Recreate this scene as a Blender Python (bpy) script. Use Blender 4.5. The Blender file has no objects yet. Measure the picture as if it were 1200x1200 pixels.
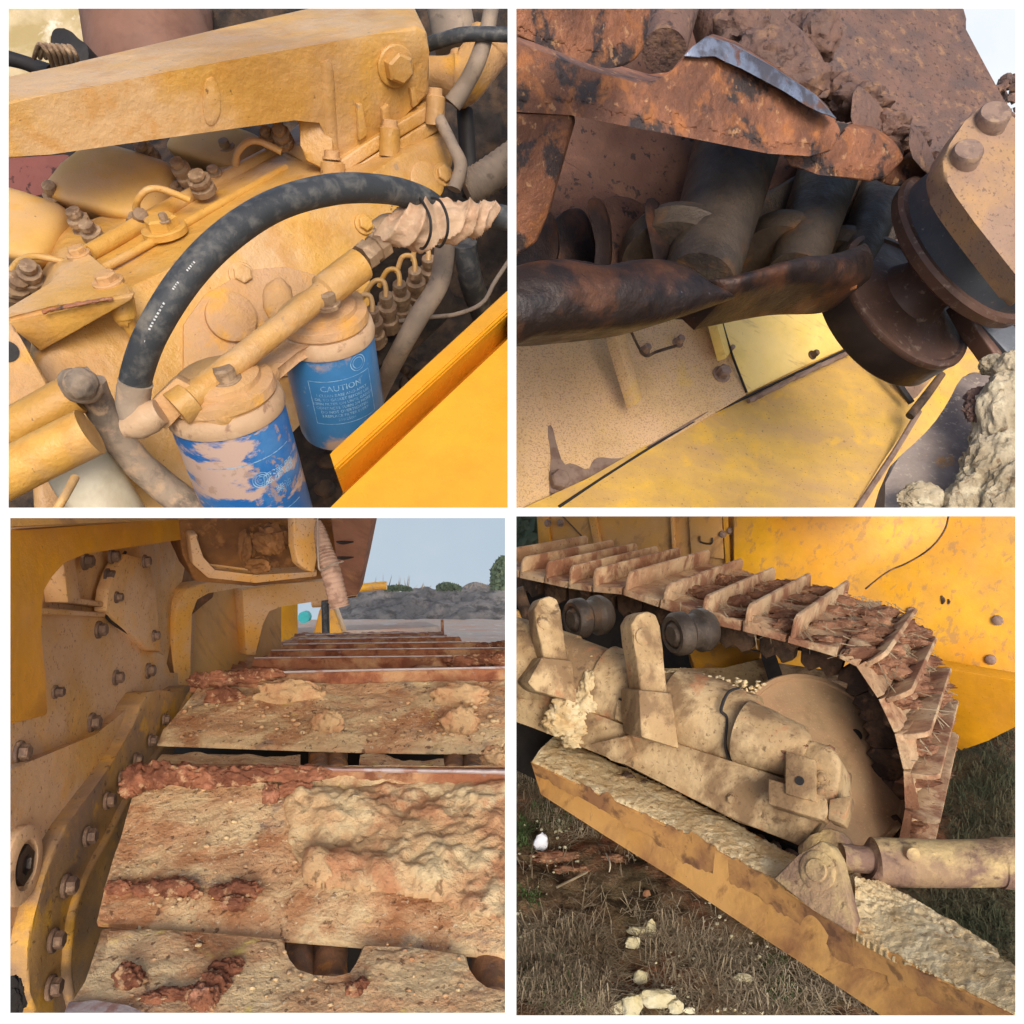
import bpy, bmesh, math, random
from mathutils import Vector, Matrix, noise
F = 900.0
scene = bpy.context.scene
COL = scene.collection
CAM_LOC = Vector((0, 0, 6.0))
CAM_ROT = Matrix.Rotation(math.radians(48), 4, 'X')
CAMM = Matrix.Translation(CAM_LOC) @ CAM_ROT
rnd = random.Random(7)

# ------------------------------------------------------------------ camera, light, sky
cd = bpy.data.cameras.new('camera'); cam = bpy.data.objects.new('camera', cd); COL.objects.link(cam)
cam.matrix_world = CAMM
cd.sensor_width = 36; cd.lens = 36 * F / 1200; cd.clip_start = 0.05; cd.clip_end = 500
scene.camera = cam
SUN_EL, SUN_AZ = 50, 163
w = bpy.data.worlds.new('World'); scene.world = w; w.use_nodes = True
nt = w.node_tree
sky = nt.nodes.new('ShaderNodeTexSky'); sky.sky_type = 'NISHITA'; sky.sun_disc = False
sky.sun_elevation = math.radians(SUN_EL); sky.sun_rotation = math.radians(SUN_AZ)
sky.dust_density = 4; sky.air_density = 1.0; sky.ozone_density = 0.6
bg = nt.nodes['Background']; nt.links.new(sky.outputs[0], bg.inputs[0]); bg.inputs[1].default_value = 0.15
sl = bpy.data.lights.new('sun', 'SUN'); sl.energy = 1.5; sl.angle = math.radians(28); sl.color = (1.0, 0.96, 0.9)
so = bpy.data.objects.new('sun', sl); COL.objects.link(so)
az, el = math.radians(SUN_AZ), math.radians(SUN_EL)
sd = Vector((math.sin(az) * math.cos(el), math.cos(az) * math.cos(el), math.sin(el)))
so.rotation_euler = sd.to_track_quat('Z', 'Y').to_euler()
scene.view_settings.view_transform = 'Standard'; scene.view_settings.look = 'None'
scene.view_settings.exposure = 0.36; scene.view_settings.gamma = 1.0

# ------------------------------------------------------------------ geometry helpers (camera-space metres)
def P(px, py, d):
    return Vector(((px - 600) / F * d, (600 - py) / F * d, -d))
def C(r, g, b, k=1.0):
    f = lambda v: ((v / 255 / 12.92) if v / 255 <= 0.04045 else ((v / 255 + 0.055) / 1.055) ** 2.4)
    return (f(r) * k, f(g) * k, f(b) * k, 1)
class Plane:
    def __init__(s, a, b, c):
        s.o = P(*a); s.n = (P(*b) - s.o).cross(P(*c) - s.o).normalized()
        if s.n.dot(-s.o) < 0: s.n = -s.n
    def __call__(s, px, py, lift=0.0):
        r = P(px, py, 1.0); t = (s.o.dot(s.n) + lift) / r.dot(s.n)
        return r * t
def plane_on(o, n):
    p = Plane.__new__(Plane); p.o = o; p.n = n.normalized()
    if p.n.dot(-o) < 0: p.n = -p.n
    return p
BAY = [None]
BAYS = {'TL': (10, 10, 595, 595), 'TR': (605, 10, 1190, 595), 'BL': (12, 607, 592, 1187), 'BR': (605, 605, 1190, 1190)}
def clip(bm):
    if not BAY[0]: return
    x0, y0, x1, y1 = BAYS[BAY[0]]
    ns = [Vector((1, 0, (x0 - 600) / F)), Vector((-1, 0, -(x1 - 600) / F)),
          Vector((0, -1, -(600 - y0) / F)), Vector((0, 1, (600 - y1) / F))]
    for n in ns:
        ds = [v.co.dot(n) for v in bm.verts]
        if not ds: return
        if min(ds) >= -1e-7: continue
        if max(ds) <= 1e-7:
            bm.clear(); return
        r = bmesh.ops.bisect_plane(bm, geom=bm.verts[:] + bm.edges[:] + bm.faces[:], dist=1e-7, plane_co=(0, 0, 0), plane_no=-n, clear_outer=True)
        es = [e for e in r['geom_cut'] if isinstance(e, bmesh.types.BMEdge) and e.is_valid and e.is_boundary]
        if 2 < len(es) < 4000:
            try: bmesh.ops.holes_fill(bm, edges=es, sides=0)
            except Exception: pass
def finish(name, bm, m, parent=None, smooth=40):
    clip(bm)
    if len(bm.faces) == 0:
        bm.free(); return None
    bmesh.ops.recalc_face_normals(bm, faces=bm.faces[:])
    ca = math.cos(math.radians(smooth))
    for f in bm.faces: f.smooth = True
    for e in bm.edges:
        if len(e.link_faces) == 2 and e.link_faces[0].normal.dot(e.link_faces[1].normal) < ca: e.smooth = False
    for v in bm.verts: v.co = CAMM @ v.co
    me = bpy.data.meshes.new(name)
    if parent is not None:
        p, q = parent, Vector()
        while p is not None: q += p.location; p = p.parent
        base = q
    else:
        xs = [v.co for v in bm.verts]
        base = sum(xs, Vector()) / len(xs); base.z = min(v.z for v in xs)
    for v in bm.verts: v.co -= base
    bm.to_mesh(me); bm.free()
    me.materials.append(m)
    o = bpy.data.objects.new(name, me); COL.objects.link(o)
    if parent is not None: o.parent = parent
    else: o.location = base
    return o
def tag(o, label=None, cat=None, group=None, kind=None):
    if o is None: return o
    if label: o['label'] = label
    if cat: o['category'] = cat
    if group: o['group'] = group
    if kind: o['kind'] = kind
    return o
def thing(name, label, cat, at, group=None):
    o = bpy.data.objects.new(name, None); COL.objects.link(o); o.empty_display_size = 0.05
    o.location = CAMM @ P(*at); return tag(o, label, cat, group)
NB = bmesh.new
def axis_at(px, py, dx, dy, c):
    r = P(px, py, 1).normalized(); e = P(px + dx, py + dy, 1) - P(px, py, 1); e = (e - r * e.dot(r)).normalized()
    return (e * math.sqrt(1 - c * c) - r * c).normalized()
def onp(pl, pts, lift=0.0):
    return [(x, y, -pl(x, y, lift).z, r) for x, y, r in pts]
def add_prism(bm, front, e, bevel=0.0, seg=3):
    vs = [bm.verts.new(p) for p in front]; bs = [bm.verts.new(p + (e[i] if isinstance(e, list) else e)) for i, p in enumerate(front)]
    n = len(vs); fs = [bm.faces.new(vs), bm.faces.new(bs[::-1])]
    for i in range(n):
        fs.append(bm.faces.new([vs[i], bs[i], bs[(i + 1) % n], vs[(i + 1) % n]]))
    if bevel > 0:
        es = set(x for f in fs for x in f.edges)
        bmesh.ops.bevel(bm, geom=list(es), offset=bevel, segments=seg, affect='EDGES', profile=0.5, clamp_overlap=True)
    return bm
def add_slab(bm, pl, pts, thick, bevel=0.0, lift=0.0, seg=2):
    return add_prism(bm, [pl(x, y, lift) for x, y in pts], -pl.n * thick, bevel, seg)
def rnd_poly(pts, it=2):
    for _ in range(it):
        q = []
        for i in range(len(pts)):
            a, b = pts[i], pts[(i + 1) % len(pts)]
            q += [tuple(a[k] * .75 + b[k] * .25 for k in range(len(a))), tuple(a[k] * .25 + b[k] * .75 for k in range(len(a)))]
        pts = q
    return pts
def cat(pts, n):
    if len(pts) == 2:
        return [tuple(pts[0][k] + (pts[1][k] - pts[0][k]) * i / n for k in range(len(pts[0]))) for i in range(n + 1)]
    out = []
    m = len(pts) - 1
    for i in range(n + 1):
        t = i / n * m; j = min(int(t), m - 1); u = t - j
        p0, p1, p2, p3 = pts[max(j - 1, 0)], pts[j], pts[j + 1], pts[min(j + 2, m)]
        out.append(tuple(0.5 * ((2 * p1[k]) + (-p0[k] + p2[k]) * u + (2 * p0[k] - 5 * p1[k] + 4 * p2[k] - p3[k]) * u * u + (-p0[k] + 3 * p1[k] - 3 * p2[k] + p3[k]) * u ** 3) for k in range(len(p1))))
    return out
def add_tube(bm, pts, n=40, seg=20, ripple=None, amp=0, freq=30, straight=False):
    """pts: (px,py,d,radius_px)"""
    q = pts if straight else cat(pts, n)
    cs = [P(a[0], a[1], a[2]) for a in q]; rs = [a[3] / F * a[2] for a in q]
    N = len(cs); rings = []; up = None; L = 0
    for i in range(N):
        t = (cs[min(i + 1, N - 1)] - cs[max(i - 1, 0)]).normalized()
        if up is None: up = t.orthogonal().normalized()
        up = (up - t * up.dot(t)).normalized(); s = t.cross(up)
        if i: L += (cs[i] - cs[i - 1]).length
        ring = []
        for k in range(seg):
            a = 2 * math.pi * k / seg; r = rs[i]
            if ripple: r *= 1 + ripple * math.sin(i * 2.1)
            v = up * math.cos(a) + s * math.sin(a); p = cs[i] + v * r
            if amp: p += v * noise.noise(p * freq) * amp
            ring.append(bm.verts.new(p))
        rings.append(ring)
    for i in range(N - 1):
        for k in range(seg):
            bm.faces.new([rings[i][k], rings[i][(k + 1) % seg], rings[i + 1][(k + 1) % seg], rings[i + 1][k]])
    bm.faces.new(rings[0][::-1]); bm.faces.new(rings[-1])
    return bm
def add_lathe(bm, o, ax, prof, n=48, squash=1.0):
    """o,ax camera-space vectors, prof: (t,r) metres"""
    ax = ax.normalized(); u = ax.orthogonal().normalized(); v = ax.cross(u)
    rings = []
    for t, r in prof:
        if r < 1e-6: rings.append([bm.verts.new(o + ax * t)])
        else: rings.append([bm.verts.new(o + ax * t + (u * math.cos(2 * math.pi * k / n) + v * math.sin(2 * math.pi * k / n)) * r) for k in range(n)])
    if len(rings[0]) > 1: bm.faces.new(rings[0][::-1])
    if len(rings[-1]) > 1: bm.faces.new(rings[-1])
    for a, b in zip(rings, rings[1:]):
        for k in range(n):
            k2 = (k + 1) % n
            if len(a) == 1 and len(b) == 1: continue
            if len(a) == 1: bm.faces.new([a[0], b[k2], b[k]])
            elif len(b) == 1: bm.faces.new([a[k], a[k2], b[0]])
            else: bm.faces.new([a[k], a[k2], b[k2], b[k]])
    return bm
def add_bolt(bm, o, ax, r, h=None, washer=True, dome=False):
    h = h or r * 0.8; ax = ax.normalized(); t0 = 0
    if washer:
        add_lathe(bm, o, ax, [(-r * .2, r * 1.35), (r * .18, r * 1.35), (r * .25, r * 1.25), (r * .25, 0)], 24); t0 = r * .2
    if dome: add_lathe(bm, o, ax, [(0, r), (h * .5, r * .95), (h * .85, r * .6), (h, 0)], 20)
    else: add_lathe(bm, o, ax, [(t0 - r * .1, r), (t0 + h * .82, r), (t0 + h, r * .82), (t0 + h, 0)], 6)
    return bm
def bolt(name, pl, px, py, rpx, m, parent, lift=0.0, **k):
    o = pl(px, py, lift); r = rpx / F * (-o.z)
    return finish(name, add_bolt(NB(), o, pl.n, r, **k), m, parent, 30)
def fbm(p, oct=4):
    return noise.fractal(p, 1.0, 2.0, oct)
def add_lump(bm, px, py, d, rx, ry, rz, seed=0, amp=.35, freq=2.2, sub=4, pl=None):
    c = P(px, py, d); k = d / F
    b2 = NB(); bmesh.ops.create_icosphere(b2, subdivisions=sub, radius=1)
    off = Vector((seed * 3.7, seed * 1.3, -seed * 2.1)); mp = {}
    for v in b2.verts:
        q = v.co.normalized(); f = 1 + amp * fbm(q * freq + off, 5) + amp * .35 * noise.noise(q * freq * 5 + off)
        loc = Vector((q.x * rx * f, q.y * ry * f, q.z * rz * f)) * k
        if pl is not None:
            z = pl.n; x = Vector((1, 0, 0)); x = (x - z * x.dot(z)).normalized(); y = z.cross(x)
            loc = x * loc.x + y * loc.y + z * loc.z
        mp[v] = bm.verts.new(c + loc)
    for f in b2.faces: bm.faces.new([mp[v] for v in f.verts])
    b2.free(); return bm
def add_ruled(bm, A, B, nu=60, nv=30, amp=0.0, freq=8, oct=5, thick=.01, dome=0.0, fn=None, seed=0, rag=0.0):
    a = cat(A, nu); b = cat(B, nu); off = Vector((seed * 5.1, seed, 0))
    g = []
    for i in range(nu + 1):
        pa, pb = P(*a[i]), P(*b[i]); row = []
        for j in range(nv + 1):
            t = j / nv; row.append(pa.lerp(pb, t))
        g.append(row)
    n = (g[-1][0] - g[0][0]).cross(g[0][-1] - g[0][0]).normalized()
    if n.dot(-g[nu // 2][nv // 2]) < 0: n = -n
    G, K = [], []
    for i in range(nu + 1):
        r1, r2 = [], []
        for j in range(nv + 1):
            p = g[i][j]; t = j / nv; s = i / nu
            h = amp * fbm(p * freq + off, oct) if amp else 0
            if dome: h += dome * (max(0, math.sin(math.pi * t)) ** .5) * (max(0, math.sin(math.pi * min(1, max(0, s)))) ** .25)
            if fn: h += fn(s, t, p)
            q = p + n * h
            if rag:
                e = (g[i][-1] - g[i][0]).normalized()
                if j in (0, nv): q += e * rag * fbm(p * freq * 2 + off, 3)
            r1.append(bm.verts.new(q)); r2.append(bm.verts.new(p - n * thick))
        G.append(r1); K.append(r2)
    for i in range(nu):
        for j in range(nv):
            bm.faces.new([G[i][j], G[i + 1][j], G[i + 1][j + 1], G[i][j + 1]])
            bm.faces.new([K[i][j], K[i][j + 1], K[i + 1][j + 1], K[i + 1][j]])
        bm.faces.new([G[i][0], K[i][0], K[i + 1][0], G[i + 1][0]])
        bm.faces.new([G[i][nv], G[i + 1][nv], K[i + 1][nv], K[i][nv]])
    for j in range(nv):
        bm.faces.new([G[0][j], G[0][j + 1], K[0][j + 1], K[0][j]])
        bm.faces.new([G[nu][j], K[nu][j], K[nu][j + 1], G[nu][j + 1]])
    return bm
def slab(name, pl, pts, thick, m, parent=None, bevel=0.0, lift=0.0, seg=2):
    return finish(name, add_slab(NB(), pl, pts, thick, bevel, lift, seg), m, parent)
def tube(name, pts, m, parent=None, **k):
    return finish(name, add_tube(NB(), pts, **k), m, parent)
def lathe(name, o, ax, prof, m, parent=None, n=48):
    return finish(name, add_lathe(NB(), o, ax, prof, n), m, parent)

def outn(pts):
    def f(x, y):
        c = False; n = len(pts)
        for i in range(n):
            (x0, y0), (x1, y1) = pts[i], pts[(i + 1) % n]
            if (y0 > y) != (y1 > y) and x < (x1 - x0) * (y - y0) / (y1 - y0) + x0: c = not c
        return c
    return f
def relief(pl, pts, amp, freq, mt, name, parent, base=.0, res=2.2, seed=0, edge=9.0, thick=.006):
    """mud layer lying on a plane, with thickness that fades towards its ragged outline"""
    ins = outn(pts); xs = [p[0] for p in pts]; ys = [p[1] for p in pts]; b = NB(); V = {}
    nx, ny = int((max(xs) - min(xs)) / res) + 1, int((max(ys) - min(ys)) / res) + 1
    def dist(x, y):
        m = 1e9
        for i in range(len(pts)):
            (x0, y0), (x1, y1) = pts[i], pts[(i + 1) % len(pts)]; dx, dy = x1 - x0, y1 - y0
            t = max(0, min(1, ((x - x0) * dx + (y - y0) * dy) / (dx * dx + dy * dy + 1e-9))); m = min(m, math.hypot(x - x0 - dx * t, y - y0 - dy * t))
        return m
    off = Vector((seed * 7.7, 0, seed))
    for i in range(nx + 1):
        for j in range(ny + 1):
            x, y = min(xs) + i * res, min(ys) + j * res; p = pl(x, y)
            dd = dist(x, y) * (1 if ins(x, y) else -1) + 7 * fbm(p * freq * 2 + off, 3)
            if dd > 0:
                k = min(1, dd / edge) ** .5
                hgt = base + k * (thick + amp * (fbm(p * freq + off, 6) + .45 * abs(noise.noise(p * freq * 3.3 + off))))
                V[i, j] = (b.verts.new(p + pl.n * max(-.002, hgt)), b.verts.new(p - pl.n * .004))
    for i in range(nx):
        for j in range(ny):
            ks = [(i, j), (i + 1, j), (i + 1, j + 1), (i, j + 1)]
            if all(k in V for k in ks): b.faces.new([V[k][0] for k in ks]); b.faces.new([V[k][1] for k in ks[::-1]])
    be = [e for e in b.edges if e.is_boundary]
    bmesh.ops.delete(b, geom=[v for v in b.verts if not v.link_faces], context='VERTS')
    top = {v[0]: v[1] for v in V.values() if v[0].is_valid and v[1].is_valid}
    for e in be:
        if e.is_valid and e.verts[0] in top and e.verts[1] in top:
            try: b.faces.new([e.verts[0], e.verts[1], top[e.verts[1]], top[e.verts[0]]])
            except ValueError: pass
    return finish(name, b, mt, parent, 80)
# ------------------------------------------------------------------ materials
def mat(name, base, layers=(), rough=.6, metal=0.0, bump=(60, .2), bump2=None, spec=.4, var=.12, coat=0.0):
    m = bpy.data.materials.new(name); m.use_nodes = True; t = m.node_tree; N, L = t.nodes, t.links; rnd = random.Random(name)
    bs = N['Principled BSDF']; tc = N.new('ShaderNodeTexCoord')
    def nz(scale, det=6, st=None, rg=.6, dist=0.0, voro=False):
        mp = N.new('ShaderNodeMapping'); L.new(tc.outputs['Object'], mp.inputs[0])
        if st: mp.inputs['Rotation'].default_value = st[3:6] if len(st) > 3 else (0, 0, 0); mp.inputs['Scale'].default_value = st[:3]
        mp.inputs['Location'].default_value = (rnd.random() * 9, rnd.random() * 9, rnd.random() * 9)
        x = N.new('ShaderNodeTexNoise'); x.inputs['Scale'].default_value = scale; x.inputs['Detail'].default_value = det
        x.inputs['Roughness'].default_value = rg; x.inputs['Distortion'].default_value = dist
        L.new(mp.outputs[0], x.inputs[0]); return x.outputs[0]
    def mix(a, b, f):
        x = N.new('ShaderNodeMix'); x.data_type = 'RGBA'
        for s, v in ((x.inputs[6], a), (x.inputs[7], b)):
            if isinstance(v, tuple): s.default_value = v
            else: L.new(v, s)
        L.new(f, x.inputs[0]); return x.outputs[2]
    def mr(src, lo, hi, a=0., b=1.):
        x = N.new('ShaderNodeMapRange'); x.inputs[1].default_value = lo; x.inputs[2].default_value = hi
        x.inputs[3].default_value = a; x.inputs[4].default_value = b; L.new(src, x.inputs[0]); return x.outputs[0]
    dk = tuple(c * (1 - var * 1.6) for c in base[:3]) + (1,); lt = tuple(min(1, c * (1 + var)) for c in base[:3]) + (1,)
    col = mix(dk, lt, mr(nz(9, 8, rg=.7), .3, .7))
    rsum = None
    for ly in layers:
        c, scale, thr, soft = ly[:4]; amt = ly[4] if len(ly) > 4 else 1; st = ly[5] if len(ly) > 5 else None
        f = mr(nz(scale, 8, st, .62, .3), thr - soft, thr + soft, 0, amt)
        col = mix(col, c, f); rsum = f
    L.new(col, bs.inputs['Base Color'])
    L.new(mr(nz(25), .3, .7, max(.05, rough - .12), min(1, rough + .12)), bs.inputs['Roughness'])
    bs.inputs['Metallic'].default_value = metal; bs.inputs['Specular IOR Level'].default_value = spec
    if coat: bs.inputs['Coat Weight'].default_value = coat; bs.inputs['Coat Roughness'].default_value = .25
    b = N.new('ShaderNodeBump'); b.inputs['Strength'].default_value = bump[1]; b.inputs['Distance'].default_value = .6 / bump[0]
    L.new(nz(bump[0], 8, rg=.65), b.inputs['Height'])
    if bump2:
        b2 = N.new('ShaderNodeBump'); b2.inputs['Strength'].default_value = bump2[1]; b2.inputs['Distance'].default_value = .6 / bump2[0]
        L.new(nz(bump2[0], 5), b2.inputs['Height']); L.new(b2.outputs[0], b.inputs['Normal'])
    L.new(b.outputs[0], bs.inputs['Normal'])
    return m
def emis(name, c, s=1.0, c2=None, scale=.3):
    m = bpy.data.materials.new(name); m.use_nodes = True; t = m.node_tree; t.nodes.clear()
    e = t.nodes.new('ShaderNodeEmission'); o = t.nodes.new('ShaderNodeOutputMaterial')
    e.inputs[0].default_value = c; e.inputs[1].default_value = s
    if c2:
        tc = t.nodes.new('ShaderNodeTexCoord'); n = t.nodes.new('ShaderNodeTexNoise'); n.inputs['Scale'].default_value = scale; n.inputs['Detail'].default_value = 4
        x = t.nodes.new('ShaderNodeMix'); x.data_type = 'RGBA'; x.inputs[6].default_value = c; x.inputs[7].default_value = c2
        t.links.new(tc.outputs['Object'], n.inputs[0]); t.links.new(n.outputs[0], x.inputs[0]); t.links.new(x.outputs[2], e.inputs[0])
    t.links.new(e.outputs[0], o.inputs[0]); return m
M = {}
M['eng'] = mat('engine_yellow_paint', C(206, 156, 74), [(C(204, 168, 126), 5, .50, .07, .75), (C(190, 132, 50), 16, .58, .05, .5), (C(158, 112, 56), 3, .56, .07, .55), (C(150, 125, 100), 38, .68, .02, .7), (C(104, 70, 42), 60, .70, .015, .8), (C(80, 55, 35), 160, .69, .015, .8)], .42, bump=(200, .28), bump2=(26, .25), coat=.10)
M['engdust'] = mat('dusty_engine_paint', C(198, 150, 84), [(C(196, 156, 120), 7, .5, .12, .8), (C(222, 160, 50), 16, .62, .06, .7), (C(95, 65, 48), 120, .71, .02, .8)], .7, bump=(200, .4), bump2=(26, .3))
M['rocker'] = mat('cast_rocker_paint', C(206, 160, 84), [(C(196, 158, 118), 9, .52, .12, .7), (C(205, 150, 40), 12, .62, .05, .6), (C(80, 58, 40), 130, .70, .02, .7)], .6, bump=(260, .25))
M['hood'] = mat('glossy_hood_paint', C(224, 158, 36), [(C(222, 158, 50), 4, .55, .12, .4), (C(150, 120, 60), 170, .75, .02, .7)], .30, bump=(180, .08), bump2=(20, .04), coat=.35)
M['dkengine'] = mat('oily_engine_bay', C(48, 36, 26), [(C(92, 68, 46), 14, .55, .1, .8), (C(20, 15, 12), 22, .55, .08, .9)], .75, bump=(70, .5))  # dark oily grime tone that also paints in the shade of the bay
M['brownpipe'] = mat('rusty_exhaust', C(120, 84, 66), [(C(150, 112, 92), 5, .5, .15, .6), (C(95, 62, 48), 14, .6, .08, .6)], .55, bump=(120, .12))
M['fitting'] = mat('dusty_brass_fitting', C(146, 120, 92), [(C(100, 74, 54), 40, .55, .08, .8), (C(200, 168, 132), 60, .6, .06, .6)], .6, bump=(220, .4))
M['steelhose'] = mat('dusty_grey_hose', C(138, 122, 106), [(C(168, 146, 122), 20, .55, .1, .7), (C(90, 78, 66), 45, .62, .05, .6)], .7, bump=(200, .2))
M['rubber'] = mat('black_rubber', C(58, 60, 62), [(C(120, 116, 108), 60, .58, .10, .6), (C(150, 138, 118), 14, .66, .06, .5)], .55, bump=(320, .35))
M['rubberdust'] = mat('dust_coated_rubber', C(158, 138, 116), [(C(98, 88, 78), 26, .56, .08, .8), (C(190, 158, 124), 50, .58, .06, .7)], .8, bump=(220, .4))
M['blue'] = mat('blue_filter_paint', C(52, 112, 160), [(C(60, 122, 175), 18, .56, .1, .6), (C(150, 160, 160), 70, .68, .03, .5), (C(178, 146, 120), 9, .60, .035, .9)], .4, bump=(260, .12), coat=.25)
M['bluepeel'] = mat('peeling_blue_filter_paint', C(36, 98, 160), [(C(76, 128, 172), 18, .56, .08, .6), (C(186, 156, 136), 10, .55, .02, .95, (1, 1, 2.2, .8, .2, 0)), (C(160, 132, 112), 45, .60, .02, .8)], .42, bump=(260, .15), coat=.2)
M['ring'] = mat('dusty_metal_ring', C(188, 154, 118), [(C(206, 176, 142), 30, .55, .08, .7), (C(130, 96, 74), 60, .62, .04, .7)], .7, bump=(240, .25))
M['white'] = mat('dusty_white_paint', C(206, 196, 170), [(C(170, 150, 120), 12, .6, .06, .6)], .5, bump=(200, .15))
M['ink'] = mat('pale_ink', C(150, 185, 208), [(C(60, 120, 170), 90, .52, .05, .7)], .6)
M['inkw'] = mat('white_ink', C(205, 205, 200), [(C(90, 90, 90), 300, .55, .04, .7)], .6)
M['rag'] = mat('dirty_rag_cloth', C(190, 160, 130), [(C(170, 128, 98), 40, .55, .08, .6), (C(214, 180, 150), 90, .56, .06, .6)], .95, bump=(420, .5), bump2=(90, .3), spec=.1)
M['wire'] = mat('black_wire', C(38, 34, 32), [], .6)
M['blur'] = mat('sunlit_bank', C(196, 176, 138), [(C(160, 140, 90), 6, .52, .08, .8), (C(225, 212, 190), 9, .6, .05, .9)], .9)  # pale blotched tone of the distant ground
M['redblock'] = mat('red_brown_cast', C(120, 70, 62), [(C(50, 28, 24), 38, .60, .03, .9)], .8)
# under-track
M['rustlink'] = mat('rusty_link_steel', C(160, 106, 76), [(C(100, 66, 50), 9, .5, .1, .85), (C(56, 50, 50), 13, .555, .025, .92), (C(188, 142, 100), 60, .62, .03, .7), (C(176, 112, 64), 22, .60, .06, .8)], .55, .15, bump=(60, .5), bump2=(260, .4))
M['darklink'] = mat('dark_oily_link', C(54, 42, 37), [(C(104, 66, 44), 11, .56, .08, .8), (C(34, 30, 32), 16, .55, .07, .8), (C(120, 116, 120), 60, .70, .02, .6)], .42, .3, bump=(60, .25), bump2=(240, .35))
M['darkbush'] = mat('dark_bushing_steel', C(84, 72, 60), [(C(46, 40, 38), 10, .55, .1, .8), (C(110, 78, 48), 14, .62, .06, .8)], .5, .3, bump=(70, .4), bump2=(260, .4))
M['bare'] = mat('worn_bright_steel', C(132, 140, 156), [(C(84, 78, 80), 24, .52, .06, .85), (C(120, 80, 58), 30, .58, .04, .9)], .35, .5, bump=(120, .3))
M['brownplate'] = mat('rusty_brown_plate', C(122, 92, 78), [(C(90, 76, 72), 7, .52, .1, .8), (C(152, 116, 86), 22, .6, .05, .8), (C(60, 46, 42), 60, .60, .04, .8)], .7, bump=(120, .7), bump2=(30, .4))
M['redinner'] = mat('mottled_inner_steel', C(98, 66, 52), [(C(32, 24, 24), 60, .60, .02, .9), (C(120, 84, 62), 12, .58, .08, .7)], .7, bump=(130, .6))
M['dustyel'] = mat('sand_crusted_yellow', C(214, 176, 124), [(C(216, 178, 136), 8, .5, .1, .8), (C(164, 122, 88), 230, .56, .04, .7), (C(222, 178, 60), 6, .66, .05, .6)], .85, bump=(420, .8), bump2=(60, .2))
M['yelplate'] = mat('faded_yellow_plate', C(244, 204, 104), [(C(248, 214, 136), 5, .5, .12, .7), (C(140, 100, 76), 9, .66, .08, .6, (1, 6, 1, .5, .5, .4)), (C(120, 92, 60), 130, .68, .02, .5)], .5, bump=(220, .2), bump2=(40, .1))
M['yelstain'] = mat('stained_yellow_plate', C(214, 170, 78), [(C(184, 146, 104), 4, .52, .14, .7, (1, 3, 1, .5, .5, .4)), (C(226, 176, 60), 12, .6, .06, .7), (C(110, 84, 60), 150, .64, .02, .7)], .55, bump=(260, .3), bump2=(30, .1))
M['peel'] = mat('bare_grey_primer', C(140, 116, 100), [(C(110, 84, 70), 30, .55, .06, .8)], .75, bump=(200, .4))
M['dustbolt'] = mat('dusty_bolt_steel', C(150, 124, 108), [(C(112, 92, 82), 40, .55, .07, .8), (C(180, 150, 120), 60, .6, .05, .7)], .7, .1, bump=(220, .4))
M['bracket'] = mat('dusty_bracket', C(160, 130, 108), [(C(190, 148, 96), 6, .55, .08, .8), (C(110, 88, 76), 160, .60, .03, .7)], .8, bump=(260, .5))
M['roller'] = mat('dark_roller_steel', C(52, 44, 42), [(C(74, 60, 52), 10, .55, .1, .8)], .5, .2, bump=(120, .2))
M['rollerface'] = mat('worn_roller_face', C(110, 82, 68), [(C(82, 62, 54), 7, .5, .1, .8), (C(150, 128, 112), 60, .62, .04, .6)], .5, .3, bump=(160, .3))
M['rollerrim'] = mat('blue_grey_roller_rim', C(88, 92, 98), [(C(130, 110, 92), 12, .6, .06, .7), (C(150, 152, 158), 150, .66, .02, .6)], .5, .4, bump=(200, .3))
M['mud'] = mat('pale_dry_mud', C(194, 178, 148), [(C(164, 146, 116), 14, .52, .08, .8), (C(226, 212, 178), 30, .58, .06, .7), (C(120, 94, 66), 60, .63, .03, .7)], .95, bump=(90, .9), bump2=(300, .6), spec=.1)
M['greysteel'] = mat('dusty_grey_arm', C(164, 148, 136), [(C(112, 98, 92), 8, .52, .08, .8), (C(196, 138, 52), 7, .66, .03, .9), (C(186, 170, 148), 130, .60, .03, .7)], .8, bump=(200, .5))
# track close-up
M['darkbolt'] = mat('dark_rusty_bolt', C(112, 86, 66), [(C(80, 62, 52), 50, .55, .06, .8), (C(150, 120, 92), 70, .6, .05, .7)], .7, bump=(220, .4))
M['shoe'] = mat('mud_dusted_track_steel', C(206, 160, 116), [(C(222, 194, 146), 8, .50, .07, .85, (1, 2, 1)), (C(166, 106, 66), 12, .57, .06, .75), (C(138, 118, 104), 14, .63, .04, .7), (C(226, 200, 110), 16, .66, .03, .7), (C(100, 66, 48), 90, .62, .03, .8), (C(232, 214, 176), 150, .63, .03, .7)], .9, bump=(150, 1.0), bump2=(30, .5), spec=.15)
M['rib'] = mat('rusty_grouser', C(156, 102, 72), [(C(190, 150, 108), 12, .55, .07, .8), (C(110, 60, 42), 20, .56, .06, .8), (C(150, 136, 132), 60, .66, .03, .6)], .85, bump=(130, .8), spec=.15)
M['redmud'] = mat('red_clay_mud', C(158, 104, 76), [(C(112, 70, 52), 22, .52, .07, .9), (C(192, 136, 106), 30, .60, .05, .8), (C(206, 166, 124), 60, .60, .04, .7)], .95, bump=(120, 1.0), bump2=(360, .7), spec=.08)
M['yelmud'] = mat('yellow_caked_mud', C(208, 170, 124), [(C(188, 130, 92), 10, .52, .07, .8), (C(222, 198, 152), 18, .56, .06, .8), (C(120, 92, 66), 50, .62, .04, .8), (C(206, 180, 100), 26, .70, .03, .5)], .95, bump=(90, 1.0), bump2=(330, .8), spec=.1)
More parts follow.
